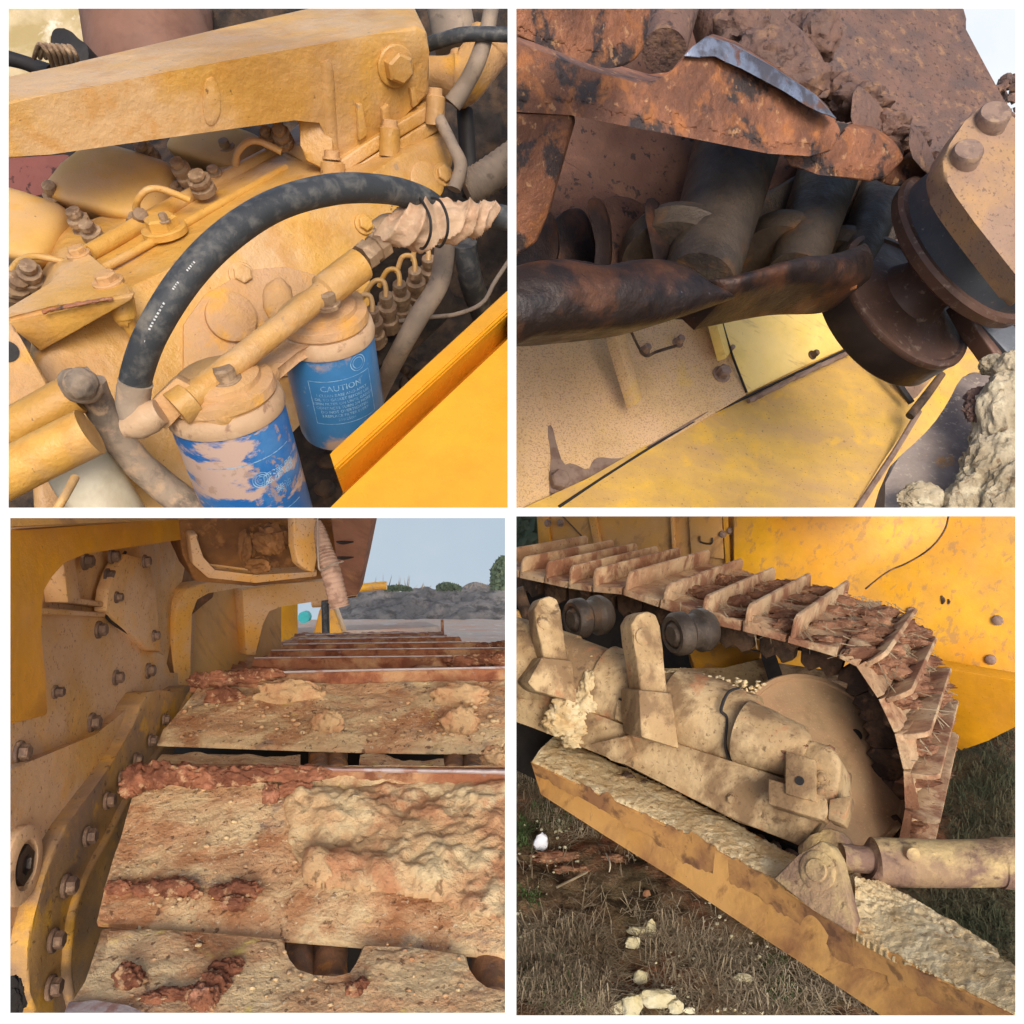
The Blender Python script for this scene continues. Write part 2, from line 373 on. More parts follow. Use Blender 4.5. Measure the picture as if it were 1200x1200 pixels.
M['bright_edge'] = mat('polished_grouser_edge', C(180, 164, 158), [(C(150, 100, 80), 30, .56, .05, .7)], .5, .3, bump=(150, .4))
M['pin'] = mat('brown_track_pin', C(140, 98, 66), [(C(90, 74, 64), 18, .52, .06, .8), (C(180, 120, 60), 30, .6, .04, .8)], .6, .1, bump=(120, .6))
M['dark'] = mat('shadowed_soil', C(40, 34, 28), [(C(24, 20, 18), 9, .5, .1, .9)], .95)  # near-black tone: shade painted into gaps, also the grime by the hub
M['body'] = mat('dusty_orange_frame', C(204, 152, 84), [(C(202, 162, 122), 5, .48, .08, .85), (C(214, 150, 42), 7, .58, .06, .7), (C(120, 80, 44), 170, .62, .03, .7), (C(90, 66, 44), 12, .74, .02, .8)], .7, bump=(300, .3), bump2=(30, .15))
M['bodyyel'] = mat('strong_yellow_guard', C(226, 156, 26), [(C(206, 140, 50), 6, .52, .1, .6), (C(70, 50, 36), 12, .71, .015, .9), (C(110, 76, 40), 150, .68, .02, .7)], .5, bump=(260, .15), bump2=(20, .1))
M['guard'] = mat('rubbed_guard_rail', C(182, 138, 80), [(C(134, 108, 86), 8, .50, .08, .85), (C(212, 156, 50), 14, .60, .05, .8), (C(90, 62, 44), 80, .63, .03, .7)], .65, bump=(180, .4))
M['hubdark'] = mat('dark_socket', C(60, 48, 40), [], .5, .3)
M['fender'] = mat('brown_underside', C(128, 84, 40), [(C(90, 56, 34), 10, .52, .1, .8), (C(160, 110, 62), 30, .6, .05, .7)], .8, bump=(180, .3))
M['fenderside'] = mat('mauve_brown_panel', C(150, 106, 84), [(C(110, 74, 58), 10, .55, .08, .7), (C(180, 134, 96), 16, .6, .05, .7)], .75, bump=(150, .3))
M['spring'] = mat('corrugated_hose', C(170, 136, 112), [(C(130, 98, 78), 50, .55, .06, .8)], .8, bump=(250, .3))
M['bank'] = mat('grey_earth_bank', C(116, 112, 108), [(C(150, 142, 134), 1.2, .52, .07, .8, (1, 1, 1)), (C(80, 76, 72), 3.5, .55, .06, .8)], .95, bump=(3, .8))
M['farsoil'] = mat('pale_far_soil', C(196, 176, 158), [(C(200, 156, 130), 1.5, .55, .07, .8), (C(220, 210, 200), 4, .62, .04, .8)], .95, bump=(5, .5))
M['leaf'] = mat('green_foliage', C(70, 84, 66), [(C(100, 112, 84), 6, .55, .08, .8)], .8)
M['teal'] = mat('turquoise_sheet', C(60, 178, 176), [], .6)
# side view
M['sidedust'] = mat('beige_dusted_frame', C(176, 146, 104), [(C(204, 176, 132), 7, .50, .06, .85), (C(128, 100, 70), 8, .53, .05, .85, (1.4, 1.4, .35)), (C(180, 118, 78), 14, .64, .04, .7), (C(96, 74, 54), 26, .66, .03, .8), (C(112, 84, 58), 110, .62, .03, .7)], .85, bump=(160, .4), bump2=(25, .3))
M['idler'] = mat('brown_idler_face', C(168, 138, 102), [(C(172, 128, 92), 4, .5, .1, .7), (C(120, 98, 68), 6, .58, .07, .8), (C(196, 160, 120), 160, .62, .03, .6)], .7, bump=(200, .4))
M['tshoe'] = mat('clay_dusted_shoe', C(182, 142, 106), [(C(212, 182, 142), 7, .5, .07, .8), (C(142, 92, 66), 10, .54, .05, .85), (C(96, 66, 48), 60, .64, .03, .7)], .9, bump=(130, .6), bump2=(40, .4))
M['tclay'] = mat('reddish_clay_straw', C(156, 114, 88), [(C(112, 76, 58), 20, .52, .06, .9), (C(190, 146, 110), 34, .6, .05, .8), (C(214, 184, 136), 60, .67, .03, .6)], .95, bump=(120, 1), bump2=(330, .6), spec=.1)
M['chain'] = mat('dark_muddy_chain', C(104, 80, 60), [(C(50, 40, 32), 14, .5, .08, .9), (C(134, 104, 74), 20, .6, .05, .8)], .8, bump=(90, .7))
M['beam'] = mat('orange_beam_paint', C(204, 150, 82), [(C(216, 166, 100), 5, .5, .1, .7), (C(146, 100, 68), 4.5, .53, .08, .8, (2.2, 2.2, .4)), (C(120, 80, 56), 14, .62, .05, .6, (2.2, 2.2, .4)), (C(110, 76, 52), 120, .68, .02, .5)], .55, bump=(180, .2), bump2=(20, .1))
M['sand'] = mat('pale_sandy_crust', C(222, 198, 152), [(C(206, 174, 124), 14, .52, .07, .8), (C(234, 218, 178), 30, .56, .06, .7), (C(150, 116, 70), 90, .62, .03, .8)], .97, bump=(110, 1.0), bump2=(330, .6), spec=.08)
M['stain'] = mat('brown_rust_stain', C(150, 106, 70), [(C(196, 146, 84), 10, .50, .08, .9), (C(92, 64, 48), 30, .58, .05, .7)], .7, bump=(180, .3))
M['dustfilm'] = mat('tan_dust_film', C(206, 158, 92), [(C(180, 136, 92), 14, .52, .08, .8), (C(224, 166, 50), 20, .58, .05, .8)], .7, bump=(200, .2))
M['sideyel'] = mat('bright_side_yellow', C(232, 170, 36), [(C(228, 152, 36), 4, .52, .1, .6), (C(198, 146, 84), 3.4, .55, .10, .6, (1, 1, .5)), (C(170, 128, 84), 16, .59, .04, .6, (2.4, 2.4, .3)), (C(110, 76, 40), 60, .70, .02, .7, (2, 2, .4))], .45, bump=(200, .12), bump2=(14, .06), coat=.15)
M['sidebrn'] = mat('dust_filmed_body', C(190, 148, 96), [(C(206, 150, 64), 4, .52, .1, .7), (C(140, 104, 74), 9, .6, .06, .7, (2, 2, .5))], .75, bump=(160, .3))
M['strut'] = mat('worn_strut_tube', C(170, 140, 106), [(C(126, 98, 84), 7, .50, .06, .9), (C(212, 184, 126), 9, .56, .06, .8), (C(90, 68, 54), 60, .63, .04, .7)], .75, bump=(120, .6), bump2=(30, .3))
M['soil'] = mat('brown_grassy_soil', C(132, 106, 80), [(C(104, 92, 66), 3, .48, .07, .85), (C(140, 84, 58), 4, .57, .05, .8), (C(60, 48, 36), 18, .56, .06, .85), (C(176, 156, 130), 50, .66, .02, .8)], .97, bump=(40, 1.0), bump2=(160, .8), spec=.1)
M['straw'] = mat('dead_grass', C(164, 148, 120), [(C(108, 92, 70), 6, .5, .08, .9)], .9)
M['dimgrass'] = mat('dim_olive_grass', C(84, 78, 54), [(C(56, 60, 38), 6, .5, .08, .9)], .9)  # darker olive copy; the shade behind wheel and strut is in the colour
M['grass'] = mat('green_grass', C(92, 110, 62), [(C(60, 84, 38), 6, .5, .08, .9)], .8)
M['rock'] = mat('pale_yellow_stone', C(196, 184, 144), [(C(222, 214, 184), 18, .5, .07, .8), (C(180, 160, 100), 24, .6, .05, .7)], .9, bump=(90, .7))
M['whitebit'] = mat('white_plastic_scrap', C(235, 236, 240), [], .6)

# white overcast sky behind the four places
BAY[0] = None
skyM = emis('white_overcast_sky', (1, 1, 1, 1), 1.0)
b = NB(); add_prism(b, [Vector((-34, -34, -40)), Vector((34, -34, -40)), Vector((34, 34, -40)), Vector((-34, 34, -40))], Vector((0, 0, -.5)))
tag(finish('sky', b, skyM), kind='structure')
# ================================================================== BAY TL : engine with blue filters
BAY[0] = 'TL'
def text_polys(s, size):
    cu = bpy.data.curves.new('t', 'FONT'); cu.body = s; cu.size = size; cu.align_x = 'CENTER'; cu.resolution_u = 2
    o = bpy.data.objects.new('t', cu); COL.objects.link(o)
    me = bpy.data.meshes.new_from_object(o.evaluated_get(bpy.context.evaluated_depsgraph_get()))
    vs = [v.co.copy() for v in me.vertices]; fs = [list(p.vertices) for p in me.polygons]
    bpy.data.objects.remove(o); bpy.data.curves.remove(cu); bpy.data.meshes.remove(me)
    return vs, fs
bk = Plane((10, 10, 1.75), (595, 10, 1.9), (10, 595, 1.75))
tag(slab('ground', Plane((0, 0, 3.2), (600, 0, 3.2), (0, 600, 3.2)), [(-20, -20), (330, -20), (330, 150), (-20, 150)], .05, M['blur']), kind='structure')
tag(slab('engine_bay_backing', bk, [(-10, 130), (200, 60), (200, -10), (620, -10), (620, 620), (-10, 620)], .05, M['dkengine']),  # dark sheet behind the engine gaps; bay shade is in its colour
    'dark painted-shade backing of the engine bay seen in gaps around the yellow engine', 'engine bay')
b = NB(); add_tube(b, [(168, -30, 1.75, 74), (186, 150, 1.7, 66)], n=2, seg=40)
tag(finish('exhaust_pipe', b, M['brownpipe']), 'thick brown exhaust stack rising behind the yellow air manifold', 'pipe')
HD = thing('engine_hood', 'yellow bulldozer engine hood opened around the engine, with a glossy side panel', 'hood', (500, 590, .8))
pb = Plane((230, 0, 1.9), (600, 0, 1.9), (230, 100, 1.9))
slab('hood_frame', pb, [(238, 20), (262, 6), (420, -10), (420, 60), (240, 60)], .05, M['bodyyel'], HD, bevel=.004)
b = NB(); add_slab(b, Plane((0, 40, 1.5), (120, 40, 1.5), (0, 90, 1.5)), rnd_poly([(58, 42), (64, 31), (82, 34), (92, 46), (104, 52), (104, 80), (62, 92)]), .05, .004)
br = thing('linkage_bracket', 'black casting with coiled spring at the upper left behind the manifold', 'bracket', (70, 85, 1.5))
finish('casting', b, M['wire'], br)
b = NB()
for i in range(6):
    t = i / 5; add_tube(b, [(40 + t * 34, 68 - t * 0, 1.46, 2.6), (46 + t * 34, 52 + t * 2, 1.42, 2.6), (55 + t * 34, 60 + t * 4, 1.42, 2.6), (62 + t * 30, 78, 1.46, 2.6)], n=12, seg=8)
finish('spring', b, M['fitting'], br)
tube('lever', [(0, 66, 1.5, 9), (30, 74, 1.5, 8), (60, 86, 1.5, 10)], M['wire'], br)

E = thing('diesel_engine', 'yellow painted diesel engine with box manifold, rocker covers and two blue spin-on filters', 'engine', (300, 560, 1.2))
# manifold
A = Plane((10, 120, .95), (400, 64, 1.12), (10, 188, .985))
front = [(-40, 127), (60, 110), (135, 96), (250, 74), (372, 52), (440, 40), (488, 30), (500, 36), (503, 60), (503, 112), (470, 140), (430, 166), (392, 198), (384, 192), (382, 160), (378, 138), (345, 141), (250, 154), (150, 168), (60, 181), (-40, 194)]
e = P(310, 22, 1.26) - P(300, 68, 1.07)
man = finish('intake_manifold', add_prism(NB(), [A(x, y) for x, y in front], [e * (.55 + .4 * max(0, x) / 320 if x < 320 else .95 + min(1, (x - 320) / 90) * .15) for x, y in front], .010, 4), M['eng'], E)
finish('corner_rib', add_tube(NB(), onp(A, [(378, 70, 8), (382, 84, 9), (385, 130, 9), (389, 196, 9)], -.0065), n=30), M['eng'], man)
A2 = Plane((345, 140, 1.17), (400, 130, 1.165), (350, 190, 1.19))
dA = lambda x, y, l=.014: -A(x, y, l).z
slab('manifold_leg', A2, [(347, 132), (388, 128), (392, 205), (357, 188), (352, 170)], .12, M['eng'], E, bevel=.006)
ov = rnd_poly([(238, 96), (250, 88), (258, 104), (258, 140), (246, 150), (238, 138)], 2)
slab('cast_pad', A, ov, .004, M['eng'], man, bevel=.0015, lift=.0022)
for (x, y) in ((463, 77),):
    bolt('hex_plug', A, x, y, 17, M['eng'], E, h=.020)
for pts in ([(419, 122), (425, 122), (431, 158), (421, 166)], [(481, 104), (486, 102), (491, 122), (484, 127)], [(448, 128), (456, 122), (458, 146), (449, 150)]):
    slab('rib', A, pts, .02, M['eng'], man, bevel=.002, lift=.009)
# flanges
for k, (dy, dd) in enumerate(((0, 0), (20, .006))):
    top = [(331, 160 + dy, dA(392, 193) + .075), (392, 193 + dy, dA(392, 193)), (452, 153 + dy, dA(452, 153)), (520, 113 + dy, dA(520, 113)), (480, 92 + dy, 1.36), (370, 128 + dy, 1.36)]
    f = [P(x, y, d + dd) for x, y, d in top]; ev = (P(392, 211, 1.063) - P(392, 193, 1.055)) * dA(392, 193) / 1.055
    finish('flange', add_prism(NB(), f, ev, .003, 3), M['eng'], E)
up = (P(392, 193, 1.055) - P(392, 225, 1.07)).normalized()
def boss(x, y, d, r, hpx, mt=M['eng'], par=E, name='boss', bm_=True):
    o = P(x, y, d); k = d / F
    lathe(name, o, up, [(-hpx * k, r * k * 1.0), (-.001, r * k), (0.001, r * k * .85), (.001, 0)], mt, par, 28)
boss(390, 190, dA(390, 190, .02), 14, 36); boss(457, 150, dA(457, 150, .02), 12, 30); boss(511, 113, dA(511, 113, .02), 11, 30)
for x, y, d, r in ((389, 181, dA(390, 190, .02), 9), (457, 145, dA(457, 150, .02), 9), (510, 108, dA(511, 113, .02), 8)):
    finish('cap_screw', add_lathe(NB(), P(x, y + 4, d), up, [(-.002, r * d / F * 1.2), (.001, r * d / F * 1.2), (.001, r * d / F), (.010, r * d / F), (.011, r * d / F * .8), (.011, r * d / F * .45), (.006, r * d / F * .4), (.006, 0)], 24), M['engdust'], E)
# cam housing
CP = Plane((130, 335, .98), (330, 255, 1.10), (200, 480, 1.02))
fr = [(40, 620), (30, 440), (60, 372), (150, 338), (250, 291), (330, 255), (405, 222), (470, 182), (528, 148), (536, 175), (530, 205), (515, 228), (460, 262), (425, 300), (440, 420), (330, 520), (200, 640)]
eC = P(297, 180, 1.30) - P(330, 255, 1.10)
hs = finish('cam_housing', add_prism(NB(), [CP(x, y) for x, y in fr], eC, .012, 4), M['eng'], E)
TP = Plane((130, 335, .98), (330, 255, 1.10), (297, 180, 1.30))
tube('gasket_ridge', onp(TP, [(104, 297, 10), (150, 271, 10), (220, 232, 9), (336, 172, 9)], 0), M['eng'], hs)
tube('gasket_ridge', onp(TP, [(118, 316, 5), (150, 299, 5), (240, 249, 5), (335, 197, 5)], 0), M['eng'], hs)
bolt('hex_plug', TP, 193, 270, 19, M['eng'], E, lift=.004, h=.016)
bolt('stud', TP, 193, 259, 5, M['fitting'], E, lift=.022, h=.01)
for x, y, r in ((519, 205, 10), (283, 322, 11), (286, 360, 8), (427, 263, 9), (95, 297, 9)):
    bolt('cap_screw', CP if x > 100 else TP, x, y, r, M['eng'], E, lift=.002, h=.008)
lathe('bearing_cover', CP(500, 212), CP.n, [(-.01, .03), (.003, .03), (.005, .026), (.005, 0)], M['eng'], E)
lathe('round_boss', CP(270, 372, .006), CP.n, [(-.01, .034), (.008, .034), (.010, .031), (.010, 0)], M['engdust'], E)
slab('back_plate', CP, [(215, 380), (240, 345), (290, 316), (335, 312), (420, 335), (420, 420), (215, 470)], .02, M['engdust'], E, bevel=.002, lift=.006)
b = NB(); add_lump(b, 326, 352, 1.03, 18, 26, 12, seed=2, amp=.1, sub=3); finish('casting_lug', b, M['engdust'], E)
# rocker covers
def add_block(bm, px, py, d, rx, ry, rz, ang=0, ex=.42, n=40):
    c = P(px, py, d); k = d / F; f = lambda v: math.copysign(abs(v) ** ex, v); ca, sa = math.cos(ang), math.sin(ang); rows = []
    for i in range(n + 1):
        ph = -math.pi / 2 + math.pi * i / n; row = []
        for j in range(n * 2):
            th = math.pi * j / n
            x, y, z = f(math.cos(ph)) * f(math.cos(th)) * rx * k, f(math.cos(ph)) * f(math.sin(th)) * ry * k, f(math.sin(ph)) * rz * k
            x *= 1 - .12 * (y / (ry * k)); q = Vector((x * ca - y * sa, x * sa + y * ca, z - y * .5))
            q *= 1 + .035 * noise.noise(q * 28)
            row.append(bm.verts.new(c + q))
        rows.append(row)
    for i in range(n):
        for j in range(n * 2): bm.faces.new([rows[i][j], rows[i][(j + 1) % (n * 2)], rows[i + 1][(j + 1) % (n * 2)], rows[i + 1][j]])
    bmesh.ops.remove_doubles(bm, verts=bm.verts[:], dist=1e-6)
    return bm
for k, (cx, cy, d, rx, ry, rz, nx_, ny_) in enumerate(((146, 222, 1.22, 62, 46, 40, 152, 230), (18, 268, 1.15, 66, 44, 40, 26, 296), (262, 178, 1.33, 50, 30, 30, 264, 172))):
    rc = finish('rocker_cover', add_block(NB(), cx, cy, d, rx, ry, rz, math.radians(-16)), M['rocker'], E, 60)
    o = P(nx_, ny_, d - .045); lathe('cover_nut', o, Vector((0, .5, .86)), [(-.02, .020), (-.002, .018), (.002, .015), (.002, .009), (.012, .008), (.012, 0)], M['fitting'], rc, 12)
for pts in ([(160, 250, 1.12, 5), (161, 236, 1.10, 4), (172, 223, 1.09, 4), (190, 222, 1.1, 4), (222, 234, 1.12, 4)],
            [(276, 196, 1.24, 5), (278, 180, 1.22, 4), (290, 167, 1.21, 4), (305, 166, 1.21, 4), (330, 178, 1.22, 4)],
            [(12, 322, 1.08, 5), (20, 308, 1.07, 4), (34, 301, 1.06, 4), (55, 302, 1.06, 4), (80, 308, 1.07, 4)]):
    tube('fuel_line', pts, M['eng'], E, seg=10)
def fitting(x0, y0, d0, x1, y1, d1, r, name='injector_fitting', mt=None, par=E):
    a, c = P(x0, y0, d0), P(x1, y1, d1); L = (a - c).length; k = d0 / F * r
    pr = [(0, k * 1.5), (L * .3, k * 1.5), (L * .32, k * 1.15), (L * .5, k * 1.15), (L * .52, k * 1.4), (L * .68, k * 1.4), (L * .7, k * .8), (L * .82, k * .8), (L * .83, k * 1.0), (L * .98, k * .95), (L, k * .7), (L, 0)]
    finish(name, add_lathe(NB(), c, a - c, pr, 10), mt or M['fitting'], par, 30)
for a in ((56, 216, 1.14, 72, 252, 1.2, 8), (84, 246, 1.1, 104, 276, 1.14, 9), (100, 262, 1.08, 118, 290, 1.12, 9), (205, 188, 1.16, 222, 212, 1.2, 8), (229, 203, 1.13, 240, 224, 1.16, 10), (163, 168, 1.2, 178, 186, 1.24, 8),
          (326, 150, 1.2, 334, 168, 1.24, 8), (32, 310, 1.04, 38, 332, 1.08, 10), (165, 250, 1.1, 158, 272, 1.14, 9), (202, 214, 1.2, 212, 232, 1.22, 7), (22, 326, 1.05, 10, 345, 1.08, 12), (310, 152, 1.22, 318, 168, 1.25, 7), (248, 196, 1.2, 254, 212, 1.22, 7), (52, 240, 1.15, 60, 262, 1.2, 9)): fitting(*a)
slab('exhaust_manifold', Plane((0, 190, 1.4), (100, 180, 1.4), (0, 260, 1.4)), [(-10, 184), (80, 178), (95, 230), (80, 280), (-10, 290)], .1, M['redblock'], E, bevel=.01)
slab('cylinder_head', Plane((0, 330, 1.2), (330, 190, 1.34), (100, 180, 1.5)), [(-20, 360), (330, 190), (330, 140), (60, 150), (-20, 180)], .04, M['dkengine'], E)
# bracket at left
BP = Plane((10, 372, .90), (155, 345, .92), (95, 293, 1.02))
slab('mount_plate', BP, [(-20, 382), (10, 371), (60, 358), (155, 344), (150, 336), (98, 291), (60, 332), (10, 362), (-20, 375)], .008, M['eng'], E, bevel=.002)
BF = Plane((10, 374, .899), (155, 347, .919), (50, 412, .93))
slab('mount_lip', BF, [(-20, 382), (45, 372), (110, 355), (158, 344), (154, 352), (46, 413), (20, 385), (-20, 400)], .01, M['eng'], E, bevel=.003)
tube('rust_edge', [(50, 366, .897, 2.2), (90, 357, .902, 2.6), (132, 349, .912, 2)], M['rustlink'], E, seg=8, amp=.002, freq=150)
bolt('cap_screw', BP, 127, 331, 13, M['engdust'], E, h=.010); bolt('cap_screw', BP, 92, 298, 10, M['engdust'], E, h=.008)
tube('support_post', [(142, 350, .95, 14), (147, 372, .96, 13), (150, 378, .965, 7), (166, 418, 1.0, 6), (170, 440, 1.0, 6)], M['eng'], E, n=30)
BQ = Plane((-10, 382, .86), (60, 455, .89), (-10, 480, .86))
slab('dusty_block', BQ, [(-30, 378), (14, 378), (24, 396), (60, 452), (40, 466), (-30, 500)], .06, M['engdust'], E, bevel=.004)
lathe('bolt_hole', BQ(8, 412, .001), BQ.n, [(-.002, .012), (0.0005, .012), (.0005, 0)], M['wire'], E, 24)
tube('pipe_end', [(-40, 532, .82, 24), (30, 494, .82, 24), (86, 462, .83, 24)], M['eng'], E)
tube('pipe_end', [(-60, 590, .78, 30), (30, 544, .79, 29), (106, 506, .80, 29)], M['eng'], E)
tube('elbow_boss', [(82, 448, .83, 16), (97, 452, .815, 22), (112, 446, .82, 18)], M['rubberdust'], E, amp=.002, freq=60)
b = NB(); add_lump(b, 95, 450, .80, 19, 19, 19, seed=5, amp=.08, sub=4); finish('elbow_cap', b, M['rubberdust'], E)
tube('small_pipe', [(60, 605, .74, 5), (74, 585, .74, 5), (88, 560, .77, 5)], M['eng'], E, seg=10)
tube('fuel_hose', [(106, 448, .84, 17), (118, 478, .86, 17), (142, 520, .88, 17), (180, 560, .9, 18), (240, 606, .92, 19)], M['rubberdust'], E, amp=.0015, freq=40)
tag(tube('white_canister', [(88, 535, .88, 38), (150, 640, .92, 38)], M['white'], None, straight=True), 'dusty white canister at the bottom left below the yellow pipe ends', 'canister')
# filters
def oil_filter(tx, ty, td, bx, by, bd, rpx, mt, label, kind):
    a, c = P(tx, ty, td), P(bx, by, bd); ax = (c - a).normalized(); L = (c - a).length; r = rpx / F * td
    T = thing('fuel_filter', label, 'filter', (bx, by, bd), 'blue spin-on filters hanging from the yellow filter head')
    lathe('canister', a, ax, [(.004, 0), (.004, r * .95), (.010, r), (L * .93, r), (L * .97, r * .97), (L * .99, r * .88), (L, r * .6), (L, 0)], mt, T, 96)
    lathe('rim_ring', a, ax, [(-.008, r * .93), (-.004, r * 1.01), (.006, r * 1.04), (.010, r * 1.03), (.011, r * .99), (.011, 0)], M['ring'], T, 96)
    # local frame facing the camera
    v = (-a).normalized(); fr_ = (v - ax * v.dot(ax)).normalized(); sd_ = ax.cross(fr_)
    def wrap(u, h, lift=.0004): 
        th = u / r; return a + ax * h + (fr_ * math.cos(th) + sd_ * math.sin(th)) * (r + lift)
    # sd_ orientation so +u goes right in picture
    sgn = 1 if sd_.x > 0 else -1
    def txt(s, size, u0, h0):
        vs, fs = text_polys(s, size); b = NB()
        q = [b.verts.new(wrap(sgn * (u0 + p.x), h0 - p.y)) for p in vs]
        for f in fs:
            try: b.faces.new([q[i] for i in f])
            except ValueError: pass
        return b
    def line(pts, wd, nm='printed_line'):
        b = NB()
        for (u0, h0), (u1, h1) in zip(pts, pts[1:]):
            d = Vector((u1 - u0, h1 - h0)); n = Vector((-d.y, d.x)).normalized() * wd; k = 10
            for i in range(k):
                s0, s1 = i / k, (i + 1) / k
                qq = [(u0 + d.x * s0 + n.x, h0 + d.y * s0 + n.y), (u0 + d.x * s1 + n.x, h0 + d.y * s1 + n.y), (u0 + d.x * s1 - n.x, h0 + d.y * s1 - n.y), (u0 + d.x * s0 - n.x, h0 + d.y * s0 - n.y)]
                b.faces.new([b.verts.new(wrap(sgn * x, y)) for x, y in qq])
        return finish(nm, b, M['ink'], T)
    def circ(u0, h0, rr): return [(u0 + rr * math.cos(i * math.pi / 10), h0 + rr * math.sin(i * math.pi / 10)) for i in range(21)]
    if kind == 1:
        U = r * .15
        ls = [('CAUTION', .0112, .052), ('1.CLEAN BASE AND APPLY', .0054, .0595), ('OIL TO GASKET BEFORE USE', .0054, .0655), ('2.SPIN FILTER ON UNTIL GASKET', .0052, .0715), ('CONTACTS TURN 3/4 MORE', .0054, .0775), ('DO NOT OVERTIGHTEN', .0054, .0835), ('3.REPLACE FILTER EVERY', .0054, .0895), ('250/250H', .0054, .0955)]
        for s, z, h in ls: finish('printed_text', txt(s, z, U - .003, h), M['ink'], T)
        line([(U - .041, .038), (U + .036, .038), (U + .036, .100), (U - .041, .100), (U - .041, .038)], .0004)
        line(circ(U + .022, .023, .010), .0005, 'printed_emblem'); line(circ(U + .022, .023, .007), .0004, 'printed_emblem')
    else:
        U = r * .1
        line(circ(U + .005, .068, .009), .0005, 'printed_emblem'); line(circ(U + .005, .068, .0065), .0005, 'printed_emblem'); line(circ(U + .005, .068, .004), .0004, 'printed_emblem')
        line([(U - .045, .045), (U + .05, .045)], .0005); line([(U - .03, .117), (U + .045, .117)], .0005)
        finish('printed_text', txt('滤清器', .016, U + .026, .075), M['ink'], T); finish('printed_text', txt('柴油', .011, U + .028, .092), M['ink'], T)
    return a, ax, r
f2 = oil_filter(381, 384, .90, 404, 500, 1.005, 55, M['blue'], 'clean blue filter printed with a CAUTION text box, behind the peeling one', 1)
f1 = oil_filter(263, 470, .80, 318, 640, .93, 66, M['bluepeel'], 'peeling blue filter with beige bare patches nearest the camera', 2)
FH = thing('filter_head', 'yellow cast filter head bar bolted above the two blue filters', 'filter head', (300, 470, .82))
for (a, ax, r), bx, by in ((f2, 383, 356), (f1, 265, 446)):
    lathe('cast_dome', a, ax, [(-.034, 0), (-.034, r * .62), (-.030, r * .72), (-.024, r * .74), (-.021, r * .93), (-.012, r * .96), (-.010, r * .90), (-.006, r * .90), (-.006, 0)], M['engdust'], FH, 72)
    pl = Plane((bx, by, 1), (bx + 1, by, 1), (bx, by + 1, 1)); o = a - ax * .034
    o = P(bx, by, 1.0) * (-o.z) * (.985 if bx < 300 else .955)
    finish('hex_bolt', add_bolt(NB(), o, -ax, .0115, .013), M['fitting'], FH, 30)
slabp = plane_on(f1[0] - f1[1] * .014, -f1[1])
slab('bridge_web', slabp, [(205, 468), (262, 424), (340, 366), (400, 326), (426, 345), (418, 372), (385, 392), (345, 412), (325, 432), (300, 470), (262, 490), (215, 490)], .012, M['engdust'], FH, bevel=.004)
tube('feed_bar', [(206, 480, .745, 22), (222, 468, .75, 22), (223, 467, .752, 16), (300, 406, .79, 15), (378, 344, .836, 15), (380, 342, .838, 20), (422, 310, .86, 20)], M['eng'], FH, straight=True)
bb = Plane((185, 480, .74), (215, 470, .745), (200, 510, .75))
slab('end_block', bb, [(176, 470), (206, 442), (226, 452), (224, 474), (196, 504), (186, 500)], .03, M['engdust'], FH, bevel=.003)
tube('pipe_collar', [(146, 502, .735, 12), (160, 498, .735, 18), (176, 488, .735, 20), (188, 482, .735, 15)], M['ring'], FH, straight=True, amp=.001, freq=80)
FT = thing('hose_fitting', 'dusty brass hose nut joining the yellow feed bar to the wrapped hose', 'fitting', (440, 300, .88))
pts = [(418, 304, .865, 15), (428, 298, .868, 15)]
finish('hex_nut', add_lathe(NB(), P(424, 303, .866), P(460, 276, .885) - P(424, 303, .866), [(0, .016), (.012, .017), (.013, .014), (.02, .014), (.021, .0165), (.034, .0165), (.035, .011), (.06, .011), (.06, 0)], 8), M['fitting'], FT, 30)
tube('wrap_sleeve', [(440, 268, .87, 9), (452, 262, .87, 11), (470, 262, .87, 12)], M['ring'], FT)
# main hose
hp = [(162, 496, .742, 16), (157, 472, .735, 17), (160, 440, .72, 18), (178, 390, .70, 18.5), (215, 330, .70, 19), (262, 280, .71, 19), (322, 241, .74, 18), (390, 222, .78, 17.5), (450, 222, .83, 16), (490, 232, .87, 15), (512, 246, .90, 14), (520, 262, .93, 13)]
H = tag(tube('rubber_hose', hp, M['rubber'], None, n=90, seg=28), 'thick black rubber hose arching over the front of the engine with white printing', 'hose')
b = NB(); add_tube(b, [(161, 500, .74, 17.5), (156, 472, .732, 18.5), (159, 447, .722, 19.3)], n=14, seg=28, amp=.0012, freq=90); finish('dust_coated_end', b, M['rubberdust'], H)
q = cat(hp, 90)
def hose_marks(t0, t1, n, L, offu):
    b = NB()
    for i in range(n):
        t = t0 + (t1 - t0) * i / n; j = int(t * 90); u = t * 90 - j
        a_ = [q[j][k] + (q[j + 1][k] - q[j][k]) * u for k in range(4)]; t2 = min(.99, t + L); j2 = int(t2 * 90)
        c_ = [q[j2][k] + (q[j2 + 1][k] - q[j2][k]) * (t2 * 90 - j2) for k in range(4)]
        dx, dy = c_[0] - a_[0], c_[1] - a_[1]; l = math.hypot(dx, dy); nx, ny = -dy / l, dx / l
        for z in (a_, c_):
            pass
        dep = lambda z: z[2] - math.sqrt(max(0, 1 - (offu) ** 2)) * z[3] / F * z[2] - .0006
        f_ = []
        for z, sg in ((a_, 1), (c_, 1), (c_, -1), (a_, -1)):
            f_.append(P(z[0] + nx * z[3] * (offu) + nx * sg * 1.3, z[1] + ny * z[3] * (offu) + ny * sg * 1.3, dep(z)))
        add_prism(b, f_, Vector((0, 0, -.0005)))
    return b
